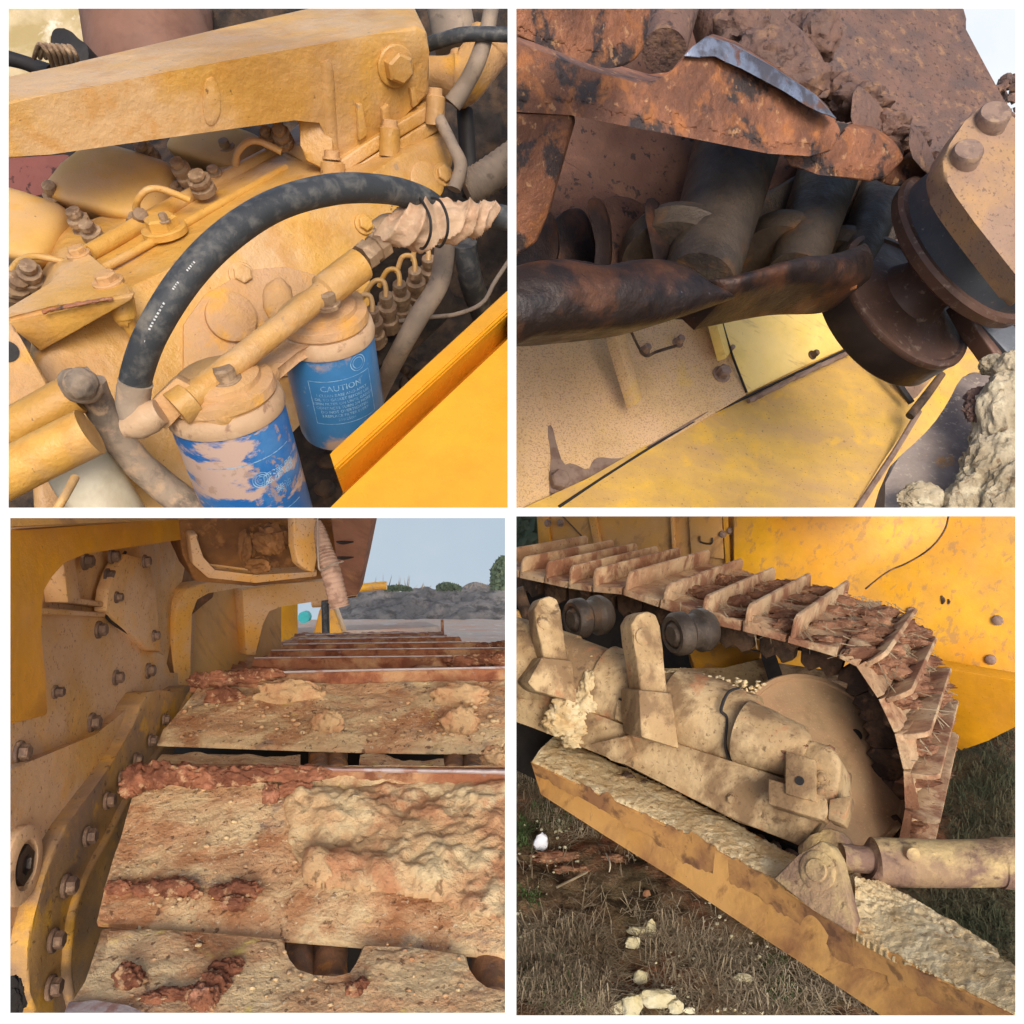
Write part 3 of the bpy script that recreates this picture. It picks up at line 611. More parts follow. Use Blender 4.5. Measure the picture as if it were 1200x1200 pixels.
for t0, t1, n, L in ((.205, .255, 22, .0025), (.275, .325, 9, .003), (.345, .36, 4, .002), (.38, .40, 5, .002), (.60, .65, 24, .0022), (.668, .705, 9, .002), (.72, .735, 4, .002)):
    finish('printed_mark', hose_marks(t0, t1, n, L, -.25), M['inkw'], H)
# rag bundle with wires
def rag_bm():
    b = NB(); ps = cat([(440, 278, .872, 8), (462, 270, .87, 19), (490, 266, .875, 26), (520, 262, .885, 24), (550, 256, .895, 22), (572, 247, .90, 12), (582, 242, .905, 6)], 140)
    cs = [P(a[0], a[1], a[2]) for a in ps]; seg = 90; rings = []; upv = Vector((0, 1, 0))
    for i, a in enumerate(ps):
        t = (cs[min(i + 1, 140)] - cs[max(i - 1, 0)]).normalized(); u = (upv - t * upv.dot(t)).normalized(); s = t.cross(u); r = a[3] / F * a[2]; ring = []
        for k in range(seg):
            th = 2 * math.pi * k / seg; dirv = u * math.cos(th) + s * math.sin(th)
            p = cs[i] + dirv * r
            tw = th * 2 + i * .11
            fold = 1 - abs(math.sin(tw * 1.1 + 3.4 * noise.noise(p * 24))) ** .6
            h = r * (.34 * fold + .26 * noise.noise(p * 30) + .10 * noise.noise(p * 70) + .02 * noise.noise(p * 260))
            pinch = 1 - .28 * math.exp(-((i - 62) / 4) ** 2) - .22 * math.exp(-((i - 84) / 4) ** 2)
            ring.append(b.verts.new(cs[i] + dirv * (r * .85 * pinch + h)))
        rings.append(ring)
    for i in range(140):
        for k in range(seg): b.faces.new([rings[i][k], rings[i][(k + 1) % seg], rings[i + 1][(k + 1) % seg], rings[i + 1][k]])
    b.faces.new(rings[0][::-1]); b.faces.new(rings[-1]); return b
RG = tag(finish('rag', rag_bm(), M['rag'], None, 80), 'crumpled beige rag tied around the hose joint with black wire', 'rag')
for j, (x, y) in enumerate(((498, 264), (518, 262))):
    tag(tube('tie_wire', [(x - 12, y - 38 + j * 8, .86, 1.7), (x - 2, y - 26, .85, 1.7), (x + 6, y - 8, .845, 1.7), (x + 6, y + 12, .85, 1.7), (x - 2, y + 27, .87, 1.7), (x - 12, y + 22, .89, 1.7)], M['wire'], None, seg=8), ('black tie wire looped round the rag nearer the hose nut', 'black tie wire looped round the rag nearer its loose end')[j], 'wire', 'wires tied round the rag')
tag(tube('rubber_hose', [(560, 250, .93, 14), (585, 254, .93, 14), (620, 262, .93, 14)], M['rubber'], None), 'short grey-blue hose leaving the right end of the rag', 'hose')
# right side background items
def T_(name, pts, mt, label, catg, **k):
    return tag(tube(name, pts, mt, None, **k), label, catg)
T_('rubber_hose', [(470, 62, 1.35, 8), (515, 48, 1.3, 8), (550, 40, 1.28, 8), (620, 42, 1.28, 8)], M['rubber'], 'thin black hose running right from behind the manifold top', 'hose')
T_('grey_conduit', [(578, -10, 1.3, 9), (572, 30, 1.3, 9), (560, 70, 1.3, 10), (545, 100, 1.32, 10), (530, 122, 1.33, 11)], M['steelhose'], 'pale grey conduit coming down the upper right corner into a red fitting', 'conduit')
T_('coolant_pipe', [(496, 88, 1.45, 20), (524, 92, 1.44, 24), (534, 92, 1.44, 31), (540, 92, 1.44, 31), (548, 88, 1.44, 27), (566, 66, 1.45, 26), (572, 56, 1.45, 29), (576, 50, 1.45, 29)], M['engdust'], 'fat dusty yellow coolant pipe behind the manifold at upper right', 'pipe')
T_('bracket_block', [(520, -20, 1.5, 26), (535, 55, 1.5, 26)], M['steelhose'], 'grey upright block in the top right of the engine bay', 'block', straight=True)
T_('ribbed_duct', [(545, 222, 1.25, 20), (570, 208, 1.25, 20), (610, 180, 1.25, 20)], M['steelhose'], 'grey ribbed duct at the right edge above the rag', 'duct', ripple=.03, n=40)
T_('conduit_hose', [(515, 140, 1.22, 7), (530, 170, 1.2, 7), (540, 195, 1.2, 8), (532, 222, 1.2, 8)], M['steelhose'], 'short grey hose curving beside the round engine cover', 'hose')
T_('drain_hose', [(522, 280, 1.0, 12), (515, 330, 1.02, 12), (490, 372, 1.04, 12), (468, 412, 1.08, 11), (448, 450, 1.2, 11), (430, 490, 1.5, 10)], M['steelhose'], 'dark grey hose dropping below the rag in front of the injection pump', 'hose')
T_('drain_hose', [(545, 285, 1.15, 14), (552, 330, 1.2, 14), (570, 380, 1.35, 14), (580, 430, 1.7, 14)], M['rubber'], 'black hose at the right of the bay below the rag', 'hose')
T_('cable', [(600, 300, 1.1, 2.5), (580, 330, 1.1, 2.5), (565, 355, 1.1, 2.5), (535, 368, 1.1, 2.5), (500, 372, 1.1, 2.5), (440, 380, 1.1, 2.5)], M['steelhose'], 'thin grey cable sagging across the bay beside the hood panel', 'cable', seg=8)
T_('cable', [(250, 610, 1.1, 3), (195, 545, 1.1, 3), (215, 530, 1.1, 3), (240, 560, 1.1, 3)], M['steelhose'], 'thin looped cable in the dark left of the front filter', 'cable', seg=8)
T_('fan_shroud', [(545, 130, 1.5, 10), (552, 230, 1.5, 10)], M['wire'], 'black upright strip behind the round engine cover', 'strip', straight=True)
IP = thing('injection_pump', 'row of injection pump outlets with bent yellow fuel lines beside the second filter', 'pump', (470, 400, 1.08))
for i, (x, y) in enumerate(((436, 362), (452, 345), (468, 332), (486, 316), (502, 302))):
    fitting(x, y, 1.02 + i * .02, x + 4, y + 40, 1.08 + i * .02, 8.5, 'pump_outlet', None, IP)
    tube('fuel_line', [(x - 30 + i * 3, y - 2 + 6, 1.03 + i * .02, 3), (x - 15, y - 14, 1.02 + i * .02, 3), (x - 4, y - 16, 1.02 + i * .02, 3), (x, y - 8, 1.02 + i * .02, 3), (x, y + 4, 1.02 + i * .02, 3)], M['eng'], IP, seg=10)
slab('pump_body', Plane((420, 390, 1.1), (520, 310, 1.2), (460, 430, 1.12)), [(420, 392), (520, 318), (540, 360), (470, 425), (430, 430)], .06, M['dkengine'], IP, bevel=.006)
for x, y in ((445, 397), (463, 382), (476, 362)): bolt('pump_bolt', Plane((420, 390, 1.08), (520, 310, 1.18), (460, 430, 1.10)), x, y, 7, M['fitting'], IP)
b = NB()
for i in range(60): add_lump(b, 370 + rnd.random() * 220, 420 + rnd.random() * 170, 1.3 + rnd.random() * .2, 4 + rnd.random() * 10, 4 + rnd.random() * 8, 6, seed=i, sub=2)
tag(finish('oily_grime', b, M['dkengine']), 'dark oily grime and debris at the bottom of the engine bay', 'grime', kind='stuff')
# hood panel
HP = HD
ca = [(386, 530, .82), (602, 332, .98)]; cm = [(392, 549, .80), (602, 358, .955)]; cv = [(402, 577, .872), (602, 386, 1.03)]; cr = [(400, 582, .80), (602, 391, .95)]
b = NB(); ring = []
prof = [ca, cm, cv, cr]
A_ = [P(*c[0]) for c in prof]; B_ = [P(*c[1]) for c in prof]
A_ += [P(330, 655, .74), P(560, 900, .60)]; A_[3] = P(400, 582, .80); B_.append(P(800, 560, .74)); B_[3] = P(602, 391, .95)
th = Vector((.003, .001, -.008))
nn = 24
def strip(A_, B_, i0, i1, nm, bev):
    b = NB(); fa = A_[i0:i1]; fb = B_[i0:i1]; n = len(fa)
    fv = [[b.verts.new(p) for p in fa], [b.verts.new(p) for p in fb]]; bv = [[b.verts.new(p + th) for p in fa], [b.verts.new(p + th) for p in fb]]
    for i in range(n - 1):
        b.faces.new([fv[0][i], fv[0][i + 1], fv[1][i + 1], fv[1][i]]); b.faces.new([bv[0][i], bv[1][i], bv[1][i + 1], bv[0][i + 1]])
        b.faces.new([fv[0][i], bv[0][i], bv[0][i + 1], fv[0][i + 1]]); b.faces.new([fv[1][i], fv[1][i + 1], bv[1][i + 1], bv[1][i]])
    b.faces.new([fv[0][0], fv[1][0], bv[1][0], bv[0][0]]); b.faces.new([fv[0][-1], bv[0][-1], bv[1][-1], fv[1][-1]])
    S0 = set(fv[0] + bv[0]); es = [e for e in b.edges if (e.verts[0] in S0) != (e.verts[1] in S0)]
    bmesh.ops.bevel(b, geom=es, offset=bev, segments=4, affect='EDGES', clamp_overlap=True)
    return finish(nm, b, M['hood'], HP, 50)
strip(A_, B_, 0, 4, 'rolled_edge', .006)
fpl = Plane((400, 582, .80), (602, 391, .95), (600, 600, .80))
slab('panel_face', fpl, [(330, 649), (402, 580), (602, 391), (640, 355), (640, 650)], .004, M['hood'], HP, bevel=.0015, lift=.0005)
# ================================================================== BAY TR : underside of the track seen from below
BAY[0] = 'TR'
tag(slab('sky', Plane((1000, 0, 30), (1300, 0, 30), (1000, 300, 30)), [(1080, -40), (1240, -40), (1240, 240), (1080, 240)], .2, emis('bright_hazy_overcast', C(228, 238, 250), .82, C(255, 255, 255))), kind='structure')
# yellow belly of the machine
BZ = thing('bulldozer', 'yellow bulldozer seen from underneath, with dusty belly plates and a rusty track overhead', 'bulldozer', (780, 595, 2.0))
Y1 = Plane((605, 595, 1.8), (870, 450, 2.1), (840, 345, 2.2))
slab('belly_plate', Y1, [(560, 380), (620, 300), (832, 300), (836, 345), (875, 462), (800, 506), (720, 553), (655, 596), (560, 640)], .03, M['dustyel'], BZ, bevel=.003)
pk = rnd_poly([(640, 500), (647, 497), (652, 520), (660, 545), (670, 542), (690, 552), (694, 540), (702, 535), (722, 538), (740, 534), (800, 498), (840, 476), (800, 502), (720, 549), (652, 592), (640, 590), (644, 560), (646, 530)], 1)
slab('bare_patch', Y1, pk, .004, M['peel'], BZ, lift=.0015)
Y2 = Plane((835, 345, 2.15), (1020, 395, 2.35), (877, 462, 2.12))
slab('upper_plate', Y2, [(826, 300), (1010, 300), (1030, 392), (950, 425), (877, 461), (852, 400)], .03, M['yelplate'], BZ, bevel=.003, lift=.01)
Y3 = Plane((660, 597, 1.8), (875, 470, 2.1), (990, 600, 1.95))
slab('lower_plate', Y3, [(600, 600), (690, 560), (860, 462), (950, 422), (1020, 388), (1045, 430), (1075, 482), (1035, 540), (985, 620), (640, 640)], .03, M['yelstain'], BZ, bevel=.003)
Y4 = Plane((1020, 398, 2.38), (1165, 410, 2.5), (1040, 600, 2.3))
slab('rear_plate', Y4, [(1000, 300), (1175, 320), (1180, 420), (1120, 470), (1060, 600), (960, 640), (1000, 560)], .03, M['yelstain'], BZ, bevel=.003)
tube('seam', [(655, 594, 1.80, 2), (720, 551, 1.89, 1.6), (800, 502, 2.0, 1.6), (877, 464, 2.1, 1.6), (950, 429, 2.2, 1.6), (1022, 396, 2.32, 1.6)], M['wire'], BZ, seg=8)
tube('weld_bead', [(877, 470, 2.085, 3), (950, 434, 2.17, 3), (1018, 402, 2.27, 3)], M['peel'], BZ, seg=8, amp=.004, freq=120)
tube('seam', [(837, 345, 2.13, 1.3), (856, 410, 2.11, 1.5), (875, 460, 2.09, 1.5)], M['wire'], BZ, seg=8)
tube('edge_strip', [(1077, 482, 2.12, 3.5), (1048, 530, 2.07, 3.5), (1007, 592, 1.97, 4), (990, 620, 1.92, 4)], M['peel'], BZ, straight=True, seg=8)
tube('seam', [(1026, 400, 2.2, 4), (1050, 445, 2.18, 4), (1068, 472, 2.16, 4)], M['wire'], BZ, seg=8)
slab('gusset', Plane((1020, 400, 2.2), (1110, 430, 2.2), (1060, 480, 2.2)), [(1026, 395), (1062, 440), (1085, 425), (1108, 425), (1075, 465), (1066, 470)], .03, M['bracket'], BZ, bevel=.003)
tube('dark_link', [(1066, 488, 2.08, 5), (1085, 464, 2.1, 5), (1104, 438, 2.12, 4)], M['chain'], BZ)
e = (Y1(750, 468) - Y1(726, 388)).normalized()
slab('stiffener', Plane((724, 385, 1.93), (752, 470, 1.93), (735, 385, 1.97)), [(720, 360), (728, 372), (753, 466), (746, 474), (722, 395)], .03, M['dustyel'], BZ, bevel=.002)
slab('hidden_step', Y1, [(560, 370), (616, 385), (634, 440), (642, 500), (645, 600), (560, 650)], .01, M['dustyel'], BZ, bevel=.002, lift=.008)
slab('stiffener', Plane((832, 345, 2.08), (853, 418, 2.08), (842, 350, 2.14)), [(832, 350), (838, 345), (856, 413), (851, 420)], .025, M['yelplate'], BZ, bevel=.002)
tube('grab_loop', [(738, 385, 1.93, 1.6), (748, 406, 1.93, 1.6), (757, 417, 1.93, 1.8), (770, 412, 1.94, 1.8), (793, 405, 1.96, 1.8)], M['chain'], BZ, seg=8)
for x, y, r in ((845, 439, 8), (818, 376, 7), (794, 402, 5), (755, 412, 5), (854, 412, 3), (820, 365, 5)): bolt('stud_bolt', Y1, x, y, r, M['dustbolt'], BZ, h=.026)
bolt('stud_bolt', Y1, 653, 566, 12, M['peel'], BZ, h=.03)
for x, y in ((952, 416), (999, 396)): bolt('small_bolt', Y2, x, y, 4, M['chain'], BZ, lift=.012, h=.02)
# upper rusty guard plate
GP = Plane((900, 10, 2.6), (1130, 10, 2.9), (1000, 200, 2.5))
slab('side_guard', GP, [(700, -60), (1110, -60), (1133, 22), (1131, 34), (1152, 72), (1178, 118), (1186, 150), (1192, 190), (1150, 330), (900, 330), (700, 200)], .05, M['brownplate'], BZ, bevel=.004)
b = NB()
for i in range(14): add_lump(b, 1168 + rnd.random() * 28, 92 + rnd.random() * 46, 5.5 + rnd.random() * .3, 7, 6, 6, seed=i, sub=2, amp=.6)
tag(finish('bush', b, M['brownplate']), 'small reddish bush against the white sky beyond the rusty guard plate', 'bush')
# track chain overhead: one thing, links as parts
TC = thing('track_chain', 'rusty crawler track chain of heavy links and bushings running overhead', 'track chain', (780, 380, 1.2))
def link(nm, pts, d0, d1, d2, thick, mt, bev=.008, rp=0, e=None, par=TC):
    """plane from the bounding corners: left d0, right d1, bottom d2"""
    xs = [p[0] for p in pts]; ys = [p[1] for p in pts]; x0, x1, y0, y1 = min(xs), max(xs), min(ys), max(ys)
    pl = Plane((x0, y0, d0), (x1, y0, d1), (x0, y1, d2))
    q = rnd_poly(pts, rp) if rp else pts
    f = [pl(x, y) for x, y in q]
    xc, yc = sum(p[0] for p in pts) / len(pts), sum(p[1] for p in pts) / len(pts)
    ev = (P(xc, yc, 1.0).normalized() + Vector((.08, .10 if mt is M['rustlink'] else 0, 0))) * thick if e is None else e
    o = finish(nm, add_prism(NB(), f, ev, bev, 3), mt, par, 50)
    return o, pl
UPV = Vector((.035, .07, -.09))
link('back_web', [(590, -20), (840, -20), (900, 160), (1000, 190), (1010, 260), (960, 300), (700, 345), (600, 330)], 1.5, 1.75, 1.5, .05, M['redinner'], .01)
link('dark_web', [(960, 190), (1085, 200), (1060, 270), (1010, 325), (860, 345), (830, 260)], 1.6, 1.75, 1.6, .04, M['darkbush'], .01)
for k, pts in enumerate(([(600, 200), (655, 180), (700, 215), (745, 240), (752, 262), (720, 300), (706, 340), (600, 352)], [(700, 225), (760, 235), (772, 290), (755, 340), (720, 330), (700, 290)], [(640, 262), (672, 240), (690, 250), (705, 330), (660, 345), (640, 320)])):
    link('cast_web', pts, 1.42 - k * .05, 1.48 - k * .05, 1.40 - k * .05, .05, M['redinner'] if k < 2 else M['darklink'], .014, 2)
for pts, d in (([(605, 290), (622, 262), (640, 240), (652, 262), (655, 300), (640, 325), (600, 345)], 1.2), ([(684, 236), (700, 228), (712, 250), (716, 290), (712, 322), (694, 326), (700, 280)], 1.24), ([(752, 236), (768, 228), (778, 262), (786, 300), (800, 326), (770, 330), (764, 290)], 1.26), ([(640, 326), (662, 300), (700, 312), (760, 306), (800, 330), (720, 345), (640, 345)], 1.16)):
    link('cast_web', pts, d, d + .05, d - .03, .06, M['darklink'], .012, 2)
def bush(a, c, mt=M['darkbush']):
    tube('bushing', [a, c], mt, TC, n=12, seg=40, straight=False)
bush((872, 140, 1.55, 52), (818, 335, 1.22, 42)); bush((978, 180, 1.66, 36), (930, 325, 1.38, 31)); bush((1042, 205, 1.72, 26), (992, 330, 1.5, 24))
# flanges round the bushings
def bushing_flange(a, c, t, r, w=.03):
    A_, C_ = P(*a[:3]), P(*c[:3]); ax_ = (C_ - A_).normalized(); o = A_.lerp(C_, t) + Vector((-r * .42, -r * .10, -r * .55)); r *= 1.12
    lathe('bushing_flange', o, ax_, [(0, 0), (0, r * .9), (.006, r), (w, r * 1.06), (w + .01, r), (w + .03, r * .95), (w + .03, 0)], M['darkbush'], TC, 64)
bushing_flange((872, 140, 1.55), (818, 335, 1.22), .76, .090); bushing_flange((978, 180, 1.66), (930, 325, 1.38), .70, .070); bushing_flange((1042, 205, 1.72), (992, 330, 1.5), .66, .052)
def bar(nm, A_, B_, mt, dome, amp=.005, freq=12, seed=0, thick=.08, nu=150, nv=34):
    return finish(nm, add_ruled(NB(), A_, B_, nu, nv, amp=amp, freq=freq, thick=thick, dome=dome, seed=seed), mt, TC, 70)
bar('lower_rail', [(560, 330, .97), (604, 312, 1.0), (650, 304, 1.03), (700, 312, 1.06), (750, 304, 1.10), (795, 310, 1.14), (822, 338, 1.16)], [(560, 424, .97), (604, 404, 1.0), (632, 394, 1.01), (662, 392, 1.03), (742, 384, 1.08), (790, 374, 1.11), (860, 350, 1.17)], M['darklink'], .045, seed=1)
bar('lower_rail', [(822, 330, 1.17), (860, 326, 1.18), (925, 308, 1.24), (980, 298, 1.3), (1012, 286, 1.34)], [(846, 352, 1.17), (868, 347, 1.18), (935, 336, 1.24), (996, 335, 1.3), (1020, 326, 1.34)], M['darklink'], .03, seed=2)
bar('rail_pad', [(866, 342, 1.2), (930, 328, 1.26), (1000, 318, 1.32)], [(868, 352, 1.2), (935, 340, 1.26), (1004, 338, 1.32)], M['rustlink'], .012, amp=.003, seed=3, nu=70, nv=12)
link('vertical_link', [(590, 120), (664, 128), (672, 142), (658, 190), (640, 255), (628, 285), (590, 312)], .95, 1.0, 1.05, .10, M['rustlink'], .006)
link('upper_rail', [(590, 44), (640, 62), (690, 82), (745, 97), (770, 99), (784, 86), (806, 58), (828, 43), (858, 53), (905, 80), (950, 110), (978, 136), (986, 156), (974, 178), (948, 183), (900, 180), (800, 160), (740, 149), (668, 130), (590, 136)], .94, 1.2, .965, .15, M['rustlink'], .005)
link('near_link', [(590, -20), (766, -20), (758, 50), (745, 72), (722, 82), (690, 76), (650, 58), (590, 40)], .72, .86, .74, .09, M['rustlink'], .014, 1)
link('worn_edge', [(800, 66), (812, 54), (828, 42), (858, 51), (905, 78), (955, 111), (981, 140), (962, 132), (945, 124), (920, 106), (897, 97), (870, 79), (850, 74), (838, 64), (820, 68)], 1.055, 1.17, 1.065, .03, M['bare'], .002, 0)
link('upper_rail', [(918, 180), (940, 175), (972, 178), (990, 148), (1020, 152), (1050, 170), (1060, 186), (1040, 208), (1018, 214), (960, 205), (925, 196)], 1.22, 1.36, 1.24, .14, M['rustlink'], .006)
link('upper_rail', [(1014, 206), (1050, 196), (1062, 180), (1082, 188), (1088, 204), (1070, 220), (1040, 218)], 1.36, 1.44, 1.38, .12, M['rustlink'], .006)
b = NB()
for x, y, d, rx, ry, s in ((870, 32, 1.45, 34, 36, 1), (905, 62, 1.4, 42, 38, 2), (935, 92, 1.4, 34, 30, 3), (955, 40, 1.6, 30, 38, 5), (1010, 120, 1.55, 34, 24, 4), (1036, 150, 1.55, 28, 22, 6), (985, 110, 1.6, 30, 26, 7), (1062, 168, 1.6, 24, 20, 8), (1085, 196, 1.65, 18, 16, 9)):
    add_lump(b, x, y, d - .12, rx * 1.0, ry * .8, 26, seed=s, amp=.26, freq=1.8, sub=4)
tag(finish('caked_shoe_dirt', b, M['brownplate'], TC), kind='stuff')
for pts in ([(898, 0), (912, 18), (935, 30), (958, 58), (970, 85), (974, 116), (955, 116), (915, 84), (880, 54), (868, 20)], [(1000, 96), (1022, 112), (1042, 138), (1058, 170), (1050, 176), (1015, 152), (995, 150)], [(1066, 142), (1082, 160), (1092, 186), (1100, 206), (1086, 206), (1064, 180)]):
    link('shoe_grouser', pts, 1.35, 1.42, 1.36, .05, M['redinner'] if 0 else M['brownplate'], .006, 1)
bush((790, -10, 1.4, 34), (778, 60, 1.3, 26), M['brownplate']); bush((845, -10, 1.45, 42), (862, 80, 1.4, 34), M['brownplate'])
# roller with two flanges
for a_, d_, pts in ((((590, 986), (43, 183)), (.94, 1.2, .965), [(784, 105), (806, 66), (850, 66), (900, 92), (950, 122), (972, 145), (960, 168), (900, 172), (850, 160), (795, 148)]),
                    (((918, 1060), (148, 214)), (1.22, 1.36, 1.24), [(950, 186), (990, 158), (1046, 178), (1040, 200), (980, 200)]),
                    (((590, 986), (43, 183)), (.94, 1.2, .965), [(606, 70), (650, 84), (740, 108), (790, 118), (790, 146), (740, 138), (670, 120), (606, 122)]),
                    (((590, 766), (-20, 82)), (.72, .86, .74), [(606, 0), (740, 0), (735, 50), (690, 64), (640, 48), (606, 32)])):
    (x0_, x1_), (y0_, y1_) = a_; pq = Plane((x0_, y0_, d_[0]), (x1_, y0_, d_[1]), (x0_, y1_, d_[2]))
    relief(pq, pts, .0012, 60, M['rustlink'], 'rust_scale', TC, thick=.0008, res=1.6, edge=6, seed=x0_)
RO = thing('carrier_roller', 'double flanged dark track roller hanging at the end of the chain', 'roller', (1060, 430, 1.4))
o1 = P(1064, 350, 1.5); ax = axis_at(1064, 350, 77, -58, .44); R = 93 / F * 1.5
lathe('inner_tread', o1 - ax * .014, ax, [(-.066, 0), (-.066, R * .96), (-.060, R * .99), (.004, R * 1.0), (.004, 0)], M['roller'], RO, 96)
lathe('inner_flange', o1, ax, [(-.012, 0), (-.012, R * 1.0), (-.004, R * 1.015), (.002, R * 1.0), (.004, R * .96), (.004, R * .93), (-.001, R * .90), (.002, R * .66), (.014, R * .44), (.04, R * .36), (.10, R * .40), (.14, R * .56), (.14, 0)], M['rollerface'], RO, 96)
o2 = P(1134, 290, 1.40); R2 = 104 / F * 1.40
lathe('outer_flange', o2, ax, [(-.03, 0), (-.03, R2 * .9), (-.02, R2 * 1.0), (.0, R2 * 1.03), (.008, R2 * 1.0), (.010, 0)], M['rollerface'], RO, 96)
lathe('outer_drum', o2, ax, [(.008, 0), (.008, R2 * .93), (.09, R2 * .92), (.10, R2 * .90), (.10, 0)], M['rollerrim'], RO, 96)
# bracket with two big bolts
BK = thing('roller_bracket', 'dusty tan bracket with two large round bolts at the right edge under the guard', 'bracket', (1180, 330, 1.3))
BKP = Plane((1105, 185, 1.18), (1190, 135, 1.2), (1190, 330, 1.14))
slab('bracket_plate', BKP, rnd_poly([(1104, 182), (1140, 128), (1156, 122), (1172, 128), (1215, 150), (1215, 352), (1190, 322), (1126, 240), (1106, 206)], 1), .05, M['bracket'], BK, bevel=.006)
for x, y, r in ((1161, 144, 16), (1130, 187, 15)):
    o = BKP(x, y); finish('round_bolt', add_lathe(NB(), o, (BKP.n + Vector((-.25, .15, 0))).normalized(), [(-.01, r / F * 1.3), (.018, r / F * 1.3), (.022, r / F * 1.15), (.022, 0)], 40), M['dustbolt'], BK)
for pts, mt, r in (([(1082, 200, 1.5, 6), (1110, 250, 1.46, 7), (1150, 310, 1.42, 8), (1200, 380, 1.38, 9)], M['bracket'], 1), ([(1096, 205, 1.44, 4), (1122, 250, 1.40, 4), (1160, 300, 1.36, 4), (1200, 350, 1.34, 4)], M['wire'], 1), ([(1108, 206, 1.40, 7), (1135, 250, 1.37, 8), (1168, 298, 1.34, 8), (1204, 342, 1.3, 8)], M['bracket'], 1)):
    tube('rail_strip', pts, mt, BK, seg=10)
slab('channel_arm', Plane((1150, 310, 1.5), (1200, 330, 1.5), (1180, 420, 1.45)), [(1150, 380), (1135, 345), (1170, 320), (1215, 310), (1215, 440), (1182, 415)], .05, M['rollerrim'], BK, bevel=.006)
slab('channel_arm', Plane((1130, 340, 1.48), (1170, 370, 1.48), (1160, 430, 1.45)), [(1124, 352), (1142, 345), (1160, 366), (1180, 412), (1168, 420), (1146, 388)], .04, M['rollerface'], BK, bevel=.004)
# arm and dry mud, bottom right
AR = thing('steel_arm', 'dusty grey steel arm with orange paint patch under pale dried mud in the lower right', 'arm', (1100, 595, 1.1))
APl = Plane((1040, 560, 1.15), (1150, 430, 1.3), (1120, 600, 1.1))
slab('arm_plate', APl, rnd_poly([(1036, 620), (1038, 548), (1060, 530), (1092, 500), (1112, 470), (1124, 445), (1140, 432), (1160, 440), (1230, 440), (1230, 640), (1036, 640)], 1), .06, M['greysteel'], AR, bevel=.006)
b = NB()
for x, y, d, rx, ry, rz, s in ((1180, 500, 1.12, 40, 62, 30, 1), (1170, 560, 1.08, 46, 50, 30, 2), (1140, 590, 1.07, 34, 34, 20, 3), (1188, 438, 1.14, 24, 26, 20, 4), (1164, 428, 1.16, 16, 12, 12, 5), (1195, 600, 1.05, 50, 60, 30, 6)):
    add_lump(b, x, y, d, rx, ry, rz, seed=s + 20, amp=.20, freq=1.9, sub=5)
tag(finish('dried_mud', b, M['mud']), 'pale cracked dried mud heaped over the arm at the lower right', 'mud', kind='stuff')
b = NB(); add_lump(b, 1080, 584, 1.08, 26, 19, 14, seed=31, amp=.22, sub=5)
tag(finish('stone', b, M['mud']), 'pale lump of dry mud resting on the grey arm beside the orange patch', 'stone')
b = NB(); add_lump(b, 1150, 470, 1.15, 18, 16, 10, seed=33, amp=.4, sub=4); add_lump(b, 1140, 482, 1.13, 9, 12, 8, seed=34, amp=.4, sub=4)
tag(finish('mud_clod', b, M['brownplate']), 'dark brown clod of wet mud stuck on the arm above the pale mud', 'mud clod')
# ================================================================== BAY BL : along the top of the track
BAY[0] = 'BL'
tag(slab('sky', Plane((300, 600, 30), (600, 600, 30), (300, 760, 30)), [(330, 560), (640, 560), (640, 760), (330, 760)], .2, emis('pale_blue_overcast', C(184, 204, 222), .72, C(208, 220, 230))), kind='structure')
b = NB(); add_ruled(b, [(380, 694, 22), (430, 691, 22), (500, 688, 22), (560, 686, 22), (620, 684, 22)], [(380, 736, 20), (500, 736, 20), (620, 734, 20)], 140, 40, amp=.16, freq=1.6, oct=6, thick=3)
tag(finish('hills', b, M['bank'], None, 80), kind='structure')
b = NB(); add_ruled(b, [(290, 726, 20), (620, 726, 20)], [(290, 800, 4), (620, 800, 4)], 60, 30, amp=.03, freq=2, thick=.5)
tag(finish('ground', b, M['farsoil'], None, 80), kind='structure')
def tuft(n, x0, x1, y0, y1, d, s, seed):
    b = NB(); r = random.Random(seed)
    for _ in range(n):
        u = r.random(); x = x0 + (x1 - x0) * u; y = y1 - (y1 - y0) * r.random() * (.35 + .65 * math.sin(math.pi * min(1, u * .9 + .1)))
        p = P(x, y, d + r.uniform(-.5, .5)); a = r.uniform(0, 6.28); L = s * r.uniform(.6, 1.5)
        u1 = Vector((math.cos(a), math.sin(a), r.uniform(-.6, .6))) * L; u2 = Vector((-math.sin(a), math.cos(a), r.uniform(-.6, .6))) * L * .5
        b.faces.new([b.verts.new(p - u1), b.verts.new(p + u2), b.verts.new(p + u1), b.verts.new(p - u2)])
    return b
tag(finish('tree', tuft(1500, 576, 606, 652, 690, 19, .055, 1), M['leaf']), 'dark green tree at the right edge above the earth bank', 'tree')
tag(finish('bush', tuft(500, 512, 540, 683, 691, 19, .04, 2), M['leaf']), 'low green bush on top of the bank beside the tree', 'bush')
tag(finish('bush', tuft(400, 450, 482, 686, 692, 19, .04, 3), M['leaf']), 'low green bush on the bank just right of the yellow pipe', 'bush')
b = NB(); r_ = random.Random(5)
for _ in range(46):
    x = r_.uniform(424, 575); y = 690 - r_.uniform(0, 2); h = r_.uniform(4, 18) * (1 if x < 480 else .5); p = P(x, y, 19); q_ = P(x + r_.uniform(-5, 5), y - h, 19)
    w_ = Vector((.012, 0, 0)); b.faces.new([b.verts.new(p - w_), b.verts.new(p + w_), b.verts.new(q_)])
tag(finish('dry_weeds', b, M['straw']), 'thin dry weeds sticking up along the top of the bank', 'weeds', kind='stuff')
